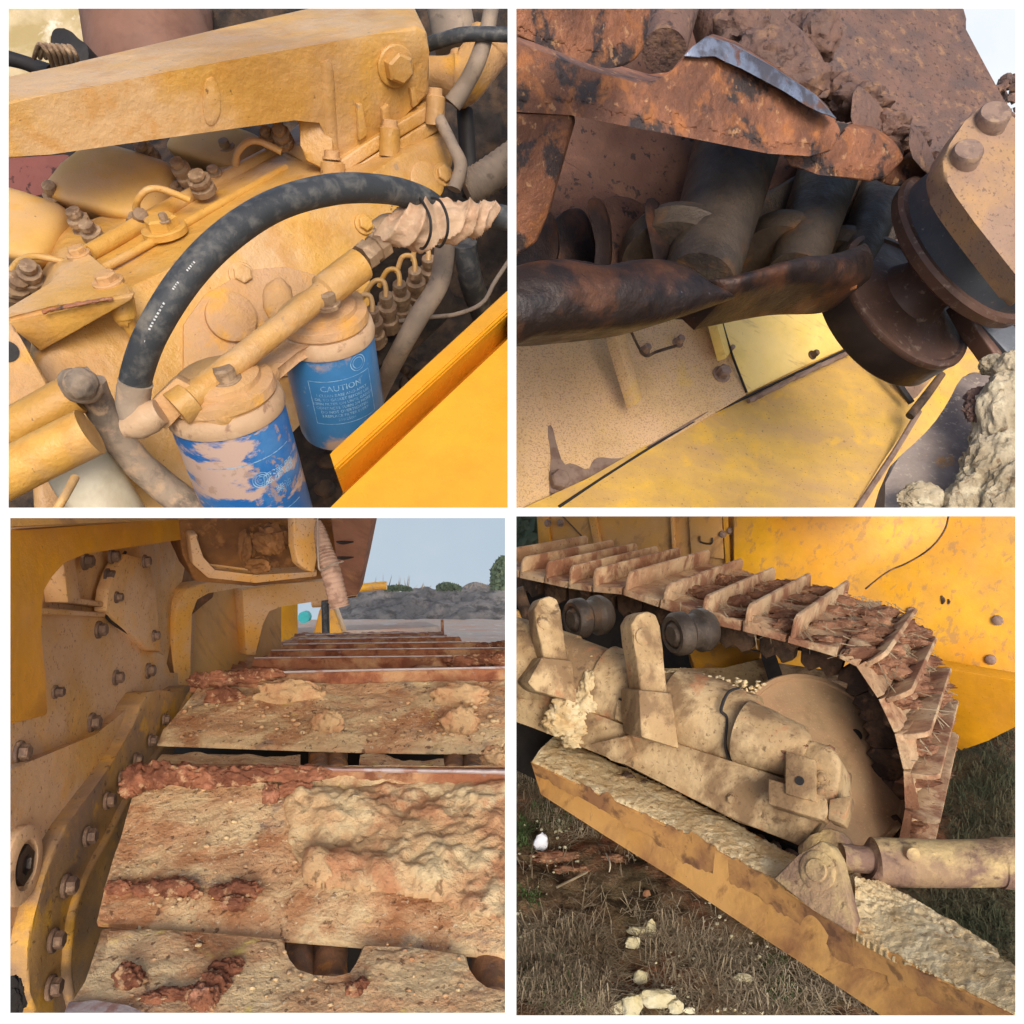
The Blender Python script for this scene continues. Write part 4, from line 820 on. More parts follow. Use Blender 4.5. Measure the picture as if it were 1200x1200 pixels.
# machine
BD = thing('bulldozer', 'dusty orange-yellow bulldozer flank with bolted plates and fender beside the top of its track', 'bulldozer', (100, 1187, 1.0))
W = Plane((12, 640, .95), (12, 900, .95), (220, 760, 1.75))
slab('side_wall', W, [(-20, 600), (205, 620), (232, 700), (228, 800), (215, 860), (190, 900), (150, 980), (130, 1100), (120, 1230), (-20, 1230)], .05, M['body'], BD)
slab('recess_wall', Plane((170, 640, 1.55), (230, 640, 1.8), (200, 800, 1.6)), [(176, 640), (260, 640), (250, 700), (212, 730), (207, 794), (198, 794), (188, 760)], .03, M['fender'], BD, bevel=.003)
slab('bolted_plate', W, rnd_poly([(-20, 716), (48, 716), (123, 722), (176, 762), (192, 766), (199, 790), (222, 790), (225, 812), (198, 820), (166, 808), (150, 826), (112, 862), (12, 902), (-20, 915)], 0), .02, M['body'], BD, bevel=.003, lift=.012)
slab('bolted_plate', W, [(125, 716), (128, 690), (136, 668), (147, 649), (176, 656), (183, 700), (189, 764), (176, 762)], .02, M['body'], BD, bevel=.003, lift=.026)
tube('plate_seam', onp(W, [(147, 647, 1.8), (134, 668, 1.8), (123, 718, 1.8), (150, 742, 1.8), (175, 761, 1.8)], .018), M['wire'], BD, seg=8)
slab('angle_bar', W, [(48, 712), (124, 718), (124, 723), (48, 719)], .02, M['body'], BD, bevel=.002, lift=.03)
slab('angle_bar', W, [(74, 655), (88, 652), (95, 704), (80, 706)], .03, M['body'], BD, bevel=.002, lift=.03)
slab('angle_bar', W, [(88, 700), (125, 706), (125, 712), (88, 707)], .03, M['body'], BD, bevel=.002, lift=.02)
# arched yellow guard
slab('arched_guard', W, [(-20, 618), (12, 622), (240, 606), (262, 612), (236, 626), (215, 632), (140, 643), (100, 649), (76, 659), (60, 671), (50, 688), (47, 705), (48, 740), (54, 800), (58, 838), (20, 848), (12, 846), (-20, 838)], .05, M['bodyyel'], BD, bevel=.005, lift=.07)
slab('top_ledge', Plane((12, 600, .8), (240, 600, 1.3), (12, 622, .8)), [(-20, 590), (270, 590), (240, 608), (12, 617), (-20, 618)], .05, M['sidebrn'], BD, bevel=.003)
for x, y, r in ((65, 811, 7), (116, 738, 9), (136, 794, 8), (174, 786, 8), (108, 847, 10), (23, 882, 12), (100, 658, 9), (131, 652, 8), (126, 675, 8)): bolt('hex_bolt', W, x, y, r * .85, M['darkbolt'], BD, lift=.014, h=.010)
for x, y, r in ((137, 700, 6), (181, 745, 6), (198, 815, 6), (170, 658, 7), (192, 842, 6)): bolt('hex_bolt', W, x, y, r * .85, M['darkbolt'], BD, lift=.028, h=.008)
# lower guard with curved rail
slab('lower_guard', W, rnd_poly([(-20, 914), (12, 902), (112, 864), (152, 828), (172, 810), (180, 830), (130, 905), (95, 955), (62, 1015), (46, 1080), (40, 1200), (-20, 1230)], 0), .03, M['body'], BD, bevel=.004, lift=.03)
rail = [(170, 812), (188, 808), (206, 812), (226, 800), (228, 812), (216, 830), (200, 858), (176, 892), (152, 926), (128, 972), (104, 1018), (88, 1056), (80, 1100), (78, 1150), (90, 1200), (44, 1200), (32, 1150), (33, 1100), (42, 1066), (56, 1014), (73, 974), (95, 944), (126, 902), (150, 866)]
slab('guard_rail', W, rnd_poly(rail, 1), .04, M['guard'], BD, bevel=.004, lift=.05)
slab('inner_web', W, [(228, 815), (210, 870), (176, 930), (150, 990), (132, 1060), (128, 1200), (84, 1200), (84, 1100), (92, 1056), (108, 1018), (132, 972), (156, 926), (204, 858)], .03, M['guard'], BD, bevel=.002, lift=.02)
tube('rail_flange', onp(W, [(222, 812, 4), (196, 862, 4), (172, 898, 5), (148, 934, 5), (124, 980, 6), (100, 1024, 6), (84, 1062, 7), (77, 1104, 8), (76, 1150, 8), (88, 1200, 8)], .05), M['guard'], BD)
for x, y, r in ((193, 843, 6), (177, 868, 7), (160, 890, 7), (143, 912, 8), (126, 938, 9), (103, 980, 10), (78, 1038, 12), (63, 1102, 12), (60, 1157, 12)):
    o = W(x, y, .055); r_m = r / F * -o.z
    finish('rail_bolt', add_bolt(NB(), o, W.n, r_m * .85, r_m * .8), M['darkbolt'], BD, 30)
o = W(22, 1014, .035); lathe('hub_boss', o, W.n, [(-.01, .044), (.006, .044), (.009, .040), (.009, .028), (.002, .027), (.002, 0)], M['body'], BD, 60)
finish('hub_nut', add_lathe(NB(), o, W.n, [(0, .023), (.008, .023), (.009, .020), (.009, .012), (.004, .011), (.004, 0)], 6), M['hubdark'], BD, 30)
b = NB(); add_lump(b, 16, 1172, .76, 12, 26, 8, seed=3, amp=.3); finish('dark_grime', b, M['dark'], BD)
# fender parts
FP = Plane((212, 640, 1.45), (372, 620, 1.62), (225, 700, 1.5))
slab('fender_box', FP, [(200, 590), (400, 590), (402, 676), (300, 688), (228, 682), (214, 650)], .10, M['fender'], BD, bevel=.005)
slab('arched_frame', Plane((205, 790, 1.62), (300, 680, 1.9), (225, 680, 1.66)), [(204, 800), (205, 730), (210, 706), (220, 690), (236, 684), (330, 670), (420, 664), (420, 672), (330, 680), (244, 692), (230, 700), (223, 718), (221, 765), (226, 812), (216, 812)], .05, M['body'], BD, bevel=.006)
slab('inner_panel', Plane((222, 700, 1.8), (290, 690, 2.1), (230, 800, 1.8)), [(216, 690), (330, 676), (330, 764), (300, 790), (226, 830)], .03, M['sidebrn'], BD, bevel=.003)
slab('arched_frame', Plane((290, 690, 2.0), (400, 680, 2.2), (290, 770, 2.0)), [(284, 690), (330, 684), (420, 676), (420, 700), (330, 708), (314, 714), (306, 730), (302, 768), (288, 768)], .06, M['body'], BD, bevel=.006)
slab('frame_lip', FP, [(222, 628), (232, 626), (236, 655), (250, 670), (300, 676), (372, 668), (372, 676), (300, 684), (244, 678), (226, 662)], .03, M['body'], BD, bevel=.004, lift=.03)
slab('hanging_plate', Plane((342, 607, 1.36), (372, 607, 1.4), (342, 670, 1.36)), rnd_poly([(343, 590), (372, 590), (372, 672), (358, 668), (346, 656)], 1), .02, M['body'], BD, bevel=.003)
b = NB(); add_lump(b, 318, 632, 1.42, 20, 18, 14, seed=8, amp=.35); add_lump(b, 304, 662, 1.42, 14, 9, 10, seed=9, amp=.4); add_lump(b, 290, 640, 1.44, 10, 20, 10, seed=12, amp=.3)
finish('muddy_casting', b, M['fender'], BD)
slab('fender_side', Plane((395, 607, 1.32), (435, 607, 1.28), (402, 700, 1.6)), [(384, 590), (440, 590), (434, 620), (426, 662), (419, 698), (404, 700), (396, 670)], .03, M['fenderside'], BD, bevel=.004)
slab('fender_skin', Plane((360, 600, 1.45), (400, 600, 1.42), (400, 700, 1.7)), [(366, 590), (400, 590), (405, 700), (396, 700)], .03, M['fender'], BD, bevel=.003)
for y in (635, 653): tube('dent_slit', [(394, y, 1.38, .8), (402, y + 1, 1.38, 2.2), (414, y, 1.36, .8)], M['wire'], BD, seg=8)
SH = tag(tube('corrugated_hose', [(373, 610, 1.22, 3), (375, 622, 1.22, 7), (380, 645, 1.21, 10), (386, 664, 1.2, 11.5), (393, 690, 1.19, 11.5), (398, 711, 1.19, 11.5)], M['spring'], None, ripple=.055, n=70), 'corrugated dusty hose end hanging down in front of the fender', 'hose')
tag(tube('tie_wire', [(372, 600, 1.19, 1), (373, 655, 1.18, 1.1), (376, 668, 1.18, 1.2), (390, 661, 1.16, 1.2), (402, 658, 1.17, 1.2)], M['steelhose'], None, seg=6), 'twisted wire holding the corrugated hose up', 'wire')
# far end of the machine
slab('far_block', Plane((305, 712, 3.2), (350, 712, 3.4), (305, 770, 3.2)), [(306, 722), (312, 712), (350, 706), (350, 752), (302, 770)], .2, M['sideyel'], BD, bevel=.01)
slab('far_gusset', Plane((370, 745, 3.6), (402, 745, 3.6), (385, 710, 3.6)), [(366, 746), (374, 716), (378, 706), (390, 710), (403, 746)], .1, M['sideyel'], BD, bevel=.01)
tube('far_post', [(381, 700, 3.4, 4.5), (382, 748, 3.4, 4.5)], M['rubber'], BD, straight=True); tube('far_cylinder', [(366, 706, 3.5, 6), (386, 704, 3.5, 8), (388, 712, 3.5, 6)], M['body'], BD)
slab('far_beam', Plane((345, 745, 4), (520, 740, 4.4), (345, 752, 4)), [(345, 742), (405, 739), (515, 733), (519, 742), (519, 752), (345, 756)], .2, M['farsoil'], BD, bevel=.01)
tube('far_stake', [(518, 726, 4.1, 1.6), (519, 752, 4.1, 2)], M['rib'], BD)
tag(tube('yellow_pipe', [(412, 690, 9, 5), (440, 687, 9, 5), (453, 686, 9, 5)], M['sideyel'], None), 'short yellow pipe end sticking out behind the fender above the bank', 'pipe')
tag(slab('turquoise_sheet', Plane((350, 716, 8), (364, 716, 8), (350, 730, 8)), rnd_poly([(349, 719), (358, 716), (363, 722), (361, 730), (350, 730)], 1), .1, M['teal']), 'small turquoise sheet far off between the yellow end frames', 'sheet')
# track : one thing, shoes are parts
TR_ = thing('crawler_track', 'rusty mud-caked crawler track with raised grouser bars running away from the camera', 'crawler track', (350, 1187, .9))
def shoe(A, B, amp, mt=M['shoe'], thick=.014, nu=150, nv=60, freq=16, fn=None, seed=0):
    return finish('track_shoe', add_ruled(NB(), A, B, nu, nv, amp=amp, freq=freq, thick=thick, fn=fn, seed=seed, rag=.002), mt, TR_, 80)
def rib(pts, d0, d1, dep=.02, mt=M['rib'], par=TR_, amp=.004):
    """pts: top-left, top-right, bottom-right, bottom-left"""
    (a, b_, c, e_) = pts
    return finish('grouser', add_ruled(NB(), [(a[0], a[1], d0), (b_[0], b_[1], d1)], [(e_[0], e_[1], d0 - .004), (c[0], c[1], d1 - .004)], 140, 10, amp=amp, freq=28, thick=dep, rag=.001), mt, par, 80)
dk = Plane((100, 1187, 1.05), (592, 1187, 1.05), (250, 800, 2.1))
slab('dark_inside', dk, [(100, 1230), (190, 800), (240, 780), (640, 780), (640, 1230)], .05, M['dark'], TR_)  # dark sheet added behind the shoes so the gaps look shaded
# shoe 3
s3 = shoe([(232, 806, 1.52), (420, 800, 1.52), (604, 797, 1.52)], [(183, 866, 1.34), (420, 874, 1.32), (604, 876, 1.32)], .005, seed=1, fn=lambda s, t, p: -.008 * max(0, t - .85) / .15)
rib(((226, 791), (604, 783), (604, 803), (222, 812)), 1.53, 1.53, .02, par=s3)
finish('polished_edge', add_tube(NB(), [(230, 791, 1.52, 1.6), (400, 786, 1.52, 1.4), (604, 782, 1.52, 1.6)], seg=8, n=60), M['bright_edge'], s3)
# far shoes
far = shoe([(352, 742, 3.3), (516, 741, 3.3)], [(240, 796, 1.6), (604, 792, 1.6)], .012, M['rib'], seed=2)
for i, (xl, xr, yt, yb, d, mt) in enumerate(((292, 604, 770, 787, 1.8, 'rib'), (312, 604, 761, 770, 2.05, 'rib'), (326, 566, 754, 762, 2.35, 'rib'), (345, 542, 748, 755, 2.7, 'rib'), (352, 505, 743, 748, 3.1, 'rib'))):
    rib(((xl + 6, yt + 1), (xr - 4, yt - 2), (xr, yb - 1), (xl, yb + 2)), d, d, .03, M[mt])
    finish('polished_edge', add_tube(NB(), [(xl + 6, yt + 1, d - .01, .8), (xr - 4, yt - 2, d - .01, .8)], seg=6, n=30), M['bright_edge'], TR_)
# strip between shoe 3 and 2
shoe([(190, 882, 1.27), (352, 885, 1.27)], [(178, 898, 1.2), (352, 898, 1.2)], .006, seed=3, nu=70, nv=12)
shoe([(422, 885, 1.27), (520, 890, 1.27)], [(420, 903, 1.2), (522, 905, 1.2)], .008, seed=4, nu=50, nv=12)
for x in (376, 396, 534, 556): tube('link_pin', [(x, 868, 1.44, 12), (x - 2, 908, 1.27, 13)], M['pin'], TR_, n=8, amp=.003, freq=50)
# shoe 2
s2 = shoe([(162, 912, 1.14), (380, 905, 1.14), (604, 905, 1.14)], [(112, 1076, .92), (300, 1092, .915), (604, 1116, .90)], .0032, seed=5, nu=220, nv=110, freq=14,
          fn=lambda s, t, p: .012 * (1 - min(1, t / .10)) - .006 * max(0, t - .82) / .18)
rib(((150, 897), (604, 902), (604, 920), (146, 926)), 1.13, 1.12, .016, par=s2)
finish('polished_edge', add_tube(NB(), [(380, 902, 1.11, 2.4), (480, 903, 1.11, 2.2), (604, 905, 1.10, 3)], seg=8, n=60, amp=.001, freq=60), M['bright_edge'], s2)
# shoe 1 with notches
s1p = Plane((145, 1090, .90), (592, 1114, .885), (90, 1176, .80))
nt1 = [(336, 1100), (334, 1112), (336, 1126), (346, 1138), (366, 1145), (392, 1147), (412, 1142), (420, 1130), (425, 1105)]
nt2 = [(548, 1118), (550, 1136), (556, 1150), (570, 1160), (592, 1162), (620, 1162), (620, 1115)]
s1 = slab('track_shoe', s1p, [(118, 1088), (130, 1086), (240, 1093), (333, 1099)] + nt1[1:-1] + [(425, 1106), (480, 1110), (546, 1117)] + nt2[1:5] + [(640, 1162), (640, 1230), (60, 1230), (80, 1178), (100, 1150), (110, 1130)], .018, M['shoe'], TR_, bevel=.003)
relief(s1p, [(128, 1090), (240, 1096), (328, 1102), (328, 1130), (345, 1146), (390, 1153), (425, 1146), (432, 1110), (542, 1120), (548, 1152), (600, 1168), (600, 1200), (84, 1200), (100, 1158), (116, 1128)], .0035, 16, M['shoe'], 'mud_film', s1, thick=.001, seed=1)
slab('bare_edge', s1p, [(80, 1172), (112, 1172), (150, 1178), (200, 1196), (200, 1220), (60, 1220)], .01, M['bright_edge'], s1, bevel=.003, lift=.009)
for a in ([(353, 1080, .98, 15), (352, 1160, .88, 17)], [(386, 1080, .98, 18), (388, 1160, .88, 20)], [(574, 1100, .96, 22), (576, 1180, .86, 26)]):
    tube('link_pin', a, M['pin'], TR_, n=10, amp=.003, freq=40, seg=32)
S2 = Plane((162, 918, 1.13), (592, 912, 1.13), (112, 1076, .922))
def stuffmud(o, label): return tag(o, label, 'mud', kind='stuff')
stuffmud(relief(S2, [(350, 918), (420, 922), (500, 912), (600, 912), (600, 1082), (560, 1070), (520, 1060), (470, 1046), (430, 1040), (385, 1040), (352, 1030), (348, 1005), (338, 970), (332, 940)], .020, 13, M['yelmud'], 'caked_mud', None, thick=.010, seed=2, res=2, edge=18), 'thick yellowish mud caked on the right half of the widest track plate')
stuffmud(relief(S2, [(354, 1000), (380, 1000), (396, 1014), (392, 1034), (370, 1042), (354, 1030)], .008, 14, M['yelmud'], 'caked_mud', None, thick=.024, base=.004, seed=5, res=2, edge=16), 'rounded mud knob at the lower left corner of the thick yellowish mud')
S3 = Plane((232, 806, 1.52), (604, 797, 1.52), (183, 866, 1.34))
for i, (x, y, rx, ry, lab) in enumerate(((340, 815, 40, 12, 'flat mud lump at the back of the third plate left of its middle'), (385, 848, 18, 10, 'small mud lump on the third plate just left of its centre'), (540, 847, 22, 12, 'rounded mud lump on the third plate near the right edge of the view'), (540, 817, 34, 11, 'broad mud lump against the bar of the third plate at the right'), (262, 818, 22, 8, 'mud lump at the left end of the third plate by its bar'))):
    b = NB(); c_ = S3(x, y, .004); add_lump(b, x, y, -c_.z, rx, ry * 1.5, 9, seed=40 + i, amp=.3, freq=2.4, sub=4)
    tag(finish('mud_lump', b, M['yelmud'] if i != 4 else M['redmud'], None, 80), lab, 'mud lump', 'lumps of mud on the track plates')
def redlumps(lst, pl, label, nm='clay_crust', mt='redmud'):
    b = NB()
    for i, (x, y, rx, ry) in enumerate(lst):
        c_ = pl(x, y, .004); add_lump(b, x, y, -c_.z, rx, ry, min(rx, ry) * .9, seed=int(x + y), amp=.38, freq=2.6, sub=4)
    return tag(finish(nm, b, M[mt], None, 80), label, 'clay', 'red clay stuck to the track')
redlumps([(160, 912, 16, 16), (185, 908, 20, 15), (215, 908, 22, 12), (245, 911, 24, 13), (275, 910, 24, 11), (305, 907, 24, 10), (335, 907, 24, 10), (362, 906, 22, 9), (150, 928, 10, 7), (318, 932, 10, 14), (345, 925, 20, 9)], Plane((150, 900, 1.115), (592, 905, 1.11), (150, 930, 1.10)), 'long ridge of red clay along the left half of the nearest full grouser bar')
redlumps([(140, 1040, 16, 8), (165, 1042, 12, 8), (182, 1041, 14, 9), (208, 1040, 22, 11), (230, 1048, 8, 5)], S2, 'row of small red clay bits near the lower left edge of the widest plate')
redlumps([(262, 1045, 16, 9), (285, 1043, 20, 11), (275, 1058, 16, 8)], S2, 'bright red clay lump just right of the row of small clay bits')
redlumps([(149, 1144, 15, 14), (155, 1149, 15, 13)], s1p, 'red clay lump at the left of the bottom plate')
redlumps([(262, 1138, 18, 12), (250, 1155, 18, 16), (240, 1172, 16, 16), (275, 1130, 10, 8)], s1p, 'tall red clay lump left of the notch in the bottom plate')
redlumps([(200, 1165, 22, 8), (225, 1165, 14, 9), (180, 1170, 14, 7)], s1p, 'low crumbs of red clay between the two lumps on the bottom plate')
redlumps([(416, 1160, 10, 9), (424, 1154, 8, 8)], s1p, 'small dark red clod beside the notch of the bottom plate')
redlumps([(236, 797, 14, 9), (260, 796, 20, 9), (290, 792, 20, 8), (315, 790, 18, 7)], Plane((226, 795, 1.52), (592, 790, 1.52), (226, 812, 1.51)), 'dark red clay on the left end of the third plate bar')
redlumps([(540, 775, 18, 6), (565, 773, 20, 7), (588, 772, 16, 8)], Plane((226, 775, 1.78), (592, 772, 1.78), (226, 790, 1.77)), 'dark red clay roll on the bar behind the third plate at the right')
redlumps([(570, 757, 14, 4), (590, 756, 14, 5)], Plane((226, 757, 2.2), (592, 757, 2.2), (226, 770, 2.2)), 'far pinkish clay clod at the right edge of the track')
redlumps([(580, 888, 16, 12), (600, 885, 14, 14)], Plane((226, 888, 1.2), (592, 888, 1.2), (226, 900, 1.19)), 'pale rubble wedged between the plates at the right edge', mt='yelmud')
b = NB(); r_ = random.Random(11)
for _ in range(260):
    x = r_.uniform(130, 592); y = r_.choice([r_.uniform(925, 1090), r_.uniform(820, 866), r_.uniform(1105, 1180)])
    pl = S2 if 900 < y < 1095 else (S3 if y < 900 else s1p)
    if y > 1095 and (outn(nt1)(x, y) or x > 540): continue
    if x < 200 - (y - 800) * .25 + 20: continue
    c_ = pl(x, y, .002); s_ = r_.uniform(1.2, 3.6); add_lump(b, x, y, -c_.z, s_ * 1.3, s_ * .8, s_ * .7, seed=_, amp=.4, sub=1)
tag(finish('crumbs', b, M['shoe'], None, 80), 'loose crumbs of dry soil scattered over the track plates', 'soil crumbs', kind='stuff')
# ================================================================== BAY BR : track frame, idler and push arm from the side
BAY[0] = 'BR'
def gd(y):   # distance of the ground under image row y
    return 1.20 * 900 / (y - 600 + 275) * 1.25 + .0
GP_ = Plane((605, 1190, gd(1190)), (1190, 1190, gd(1190)), (605, 800, gd(800)))
def G(x, y, l=0.0): return GP_(x, y, l)
b = NB(); N1 = 150; g = {}
for i in range(N1 + 1):
    for j in range(N1 + 1):
        x = 560 + (1240 - 560) * i / N1; y = 780 + (1230 - 780) * j / N1; p = G(x, y)
        h = .035 * fbm(p * 3, 4) + .014 * fbm(p * 14, 5)
        g[i, j] = b.verts.new(p + GP_.n * h)
for i in range(N1):
    for j in range(N1): b.faces.new([g[i, j], g[i + 1, j], g[i + 1, j + 1], g[i, j + 1]])
bk_ = {}
lo = [b.verts.new(g[k].co - GP_.n * .15) for k in ((0, 0), (N1, 0), (N1, N1), (0, N1))]
tag(finish('ground', b, M['soil'], None, 80), kind='structure')
# grass and straw
def blades(n, region, hmin, hmax, wd, seed, lay=.5):
    b = NB(); r = random.Random(seed); ins = [outn(q) for q in region]
    k = 0
    while k < n:
        q = r.randrange(len(region)); xs = [a[0] for a in region[q]]; ys = [a[1] for a in region[q]]
        x, y = r.uniform(min(xs), max(xs)), r.uniform(min(ys), max(ys))
        if not ins[q](x, y): continue
        k += 1
        p = G(x, y, 0) ; p = p + GP_.n * (.035 * fbm(p * 3, 4) - .003); a = r.uniform(0, 6.28); L = r.uniform(hmin, hmax)
        u = Vector((1, 0, 0)); u = (u - GP_.n * u.dot(GP_.n)).normalized(); v = GP_.n.cross(u)
        dr = (u * math.cos(a) + v * math.sin(a)); up_ = GP_.n
        l_ = r.random() ** .6 * lay + .1
        s_ = dr.cross(up_).normalized() * wd * r.uniform(.6, 1.4)
        q1 = p + (dr * l_ * .5 + up_ * (.06 + (1 - l_) * .4)) * L; q2 = p + (dr * l_ + up_ * (1 - l_) * .35 + v * r.uniform(-.35, .35) + u * r.uniform(-.35, .35)) * L
        v0, v1 = b.verts.new(p - s_), b.verts.new(p + s_); v2, v3 = b.verts.new(q1 - s_ * .8), b.verts.new(q1 + s_ * .8); v4 = b.verts.new(q2)
        b.faces.new([v0, v1, v3, v2]); b.faces.new([v2, v3, v4])
    return b
R_all = [(605, 880), (625, 930), (900, 1102), (1040, 1190), (605, 1190)]
R_r = [(740, 1070), (905, 1110), (1050, 1195), (830, 1195), (760, 1150)]; R_l = [(605, 1080), (700, 1100), (720, 1190), (605, 1190)]; R_u = [(605, 900), (640, 930), (700, 980), (660, 985), (605, 960)]
tag(finish('dead_grass', blades(7000, [R_r, R_r, R_l, R_l, R_u, R_all], .03, .13, .0009, 1, .95), M['straw']), 'dry matted dead grass covering the soil below the push arm', 'dead grass', kind='stuff')
tag(finish('green_grass', blades(900, [[(605, 1120), (650, 1120), (700, 1190), (605, 1190)], [(625, 940), (690, 950), (670, 975), (625, 970)], [(605, 960), (618, 960), (618, 990), (605, 990)], [(900, 1110), (930, 1130), (930, 1180), (900, 1170)], [(605, 1040), (640, 1060), (605, 1070)]], .02, .07, .0014, 2, .6), M['grass']), 'small patches of green grass among the dead grass', 'grass', kind='stuff')
tag(finish('dark_grass', blades(3600, [[(1110, 840), (1190, 840), (1190, 1000), (1110, 1000)], [(1040, 1030), (1190, 1030), (1190, 1130), (1100, 1090)]], .04, .14, .0012, 3, .8), M['dimgrass']), 'grass and straw with painted-in shade behind the idler wheel and strut', 'grass', kind='stuff')
b = NB(); r_ = random.Random(9)
for _ in range(420):
    x, y = r_.uniform(605, 900), r_.uniform(960, 1190); c_ = G(x, y, .004); s_ = r_.uniform(.6, 2.2); add_lump(b, x, y, -c_.z, s_ * 1.3, s_, s_, seed=_, amp=.4, sub=1)
tag(finish('gravel', b, M['rock']), 'small pale gravel and soil crumbs scattered over the soil', 'gravel', kind='stuff')
def stone(x, y, rx, ry, label, seed, mt='rock', amp=.3, nm='stone', grp='pale stones on the soil'):
    b = NB(); c_ = G(x, y, ry / F * 1.6); add_lump(b, x, y, -c_.z, rx, ry, min(rx, ry) * .6, seed=seed, amp=amp, freq=1.3, sub=3)
    tag(finish(nm, b, M[mt], None, 35), label, nm.replace('_', ' '), grp)
stone(634, 987, 8, 10, 'white scrap of plastic on the soil at the left below the push arm', 1, 'whitebit', .3, 'plastic_scrap', None)
stone(741, 1106, 9, 8, 'pale yellow stone at the bottom of the curved group of three', 2)
stone(748, 1092, 14, 6, 'long pale yellow stone in the middle of the curved group of three', 3)
stone(763, 1088, 6, 11, 'upright pale stone at the top of the curved group of three', 4)
stone(773, 1077, 9, 4, 'flat grey stone just above the curved group', 5)
stone(751, 1146, 8, 8, 'small triangular white stone above the bottom edge stones', 6)
stone(770, 1170, 22, 11, 'largest white stone near the bottom edge', 7)
stone(740, 1180, 11, 15, 'upright cream stone at the bottom edge left of the largest one', 8)
stone(727, 1181, 10, 8, 'small cream stone left of the upright cream stone', 9)
stone(792, 1180, 9, 8, 'small cream stone right of the largest one', 10)
stone(808, 1184, 7, 4, 'tiny flat stone at the bottom edge right of the others', 14)
stone(872, 1147, 12, 6, 'flat pale stone alone in the dead grass at the right', 11)
stone(679, 1113, 3, 7, 'narrow tan stone alone at the left', 12)
stone(758, 1050, 5, 8, 'small pinkish brick chip under the push arm', 13, 'rib', .2, 'brick_chip', None)
b = NB()
for i, (x, y, rx, ry) in enumerate(((650, 1004, 26, 7), (672, 1020, 22, 6), (760, 1040, 26, 7), (715, 1008, 18, 6))):
    c_ = G(x, y, 0); add_lump(b, x, y, -c_.z, rx, ry, 8, seed=60 + i, amp=.4, sub=4)
tag(finish('clay_clods', b, M['tclay'], None, 80), 'reddish clay clods under the left part of the push arm', 'clay', kind='stuff')
tag(tube('stick', [(652, 1040, G(652, 1040, .02).z * -1, 1.5), (688, 1022, -G(688, 1022, .02).z, 1.4)], M['straw'], None, seg=8, straight=True), 'thin straight stick on the soil near the plastic scrap', 'stick')
tag(tube('twig', [(710, 1000, -G(710, 1000, .02).z, .8), (715, 1012, -G(715, 1012, .03).z, 1), (714, 1022, -G(714, 1022, .02).z, .8)], M['white'], None, seg=6), 'small white twig under the push arm', 'twig')
# trees at the upper left corner
tag(finish('shrub', tuft(500, 598, 634, 600, 640, 4.2, .035, 21), M['leaf']), 'dark green shrub in the upper left corner behind the machine', 'shrub')
tag(slab('green_slope', Plane((600, 600, 4.6), (700, 600, 4.6), (600, 660, 4.6)), [(590, 590), (660, 590), (660, 680), (590, 680)], .05, M['leaf']), kind='structure')  # plain green backing behind the shrub
# bulldozer
Z = thing('bulldozer', 'yellow bulldozer side with clay covered track, brown idler wheel and orange push arm', 'bulldozer', (900, 1190, 1.6))
BS = Plane((858, 605, 2.75), (1190, 605, 2.35), (1190, 800, 2.35))
body = slab('side_panel', BS, [(858, 590), (1230, 590), (1230, 812), (1190, 801), (1120, 786), (1105, 782), (1000, 790), (860, 770)], .05, M['sideyel'], Z, bevel=.004)
arc = [(860, 580)] + [(1112 - 2 * i * i * .25, 600 + i * 12) for i in range(0, 1)] + [(1112, 600), (1108, 618), (1098, 634), (1084, 647), (1062, 660), (1040, 670), (1014, 690), (990, 720), (860, 740)]
slab('round_cover', BS, arc, .02, M['sideyel'], Z, bevel=.002, lift=.014)
tube('cover_seam', onp(BS, [(1112, 600, 1.2), (1108, 618, 1.2), (1098, 634, 1.2), (1084, 647, 1.2), (1062, 660, 1.2), (1040, 670, 1.2), (1014, 690, 1.2)], .012), M['chain'], Z, seg=6)
for x, y, r in ((1169, 727, 6), (1161, 773, 6), (1068, 716, 5)):
    bolt('side_bolt', BS, x, y, r, M['dustbolt'], Z, lift=.003, dome=True, washer=False)
tube('paint_chip', onp(BS, [(1103, 698, 1), (1105, 703, 2.6), (1104, 708, 1)], 0), M['chain'], Z, seg=6); tube('paint_chip', onp(BS, [(1111, 702, 1), (1112, 705, 1.6), (1111, 708, 1)], 0), M['chain'], Z, seg=6)
LP_ = Plane((605, 605, 3.3), (858, 605, 2.78), (605, 700, 3.3))
slab('rear_panel', LP_, [(628, 590), (860, 590), (860, 780), (640, 780)], .05, M['sidebrn'], Z)
for pts, mt in (([(628, 590), (640, 590), (645, 640), (632, 640)], 'sideyel'), ([(686, 590), (694, 590), (703, 635), (696, 640)], 'body'), ([(784, 590), (788, 590), (791, 650), (788, 650)], 'body'), ([(846, 590), (852, 590), (856, 660), (850, 660)], 'sideyel'), ([(806, 590), (845, 590), (848, 655), (810, 650)], 'sidebrn')):
    slab('panel_strip', LP_, pts, .02, M[mt], Z, bevel=.002, lift=.02)
tube('door_handle', onp(LP_, [(820, 628, 1), (821, 635, 1.2), (833, 637, 1.2), (835, 630, 1)], .025), M['chain'], Z, seg=6)
for x, y in ((847, 626), (856, 622), (642, 613), (657, 613)): bolt('side_bolt', LP_, x, y, 3.4, M['dustbolt'], Z, lift=.02)
tube('brace', onp(LP_, [(655, 600, 1), (688, 635, 1)], .02), M['chain'], Z, seg=6)
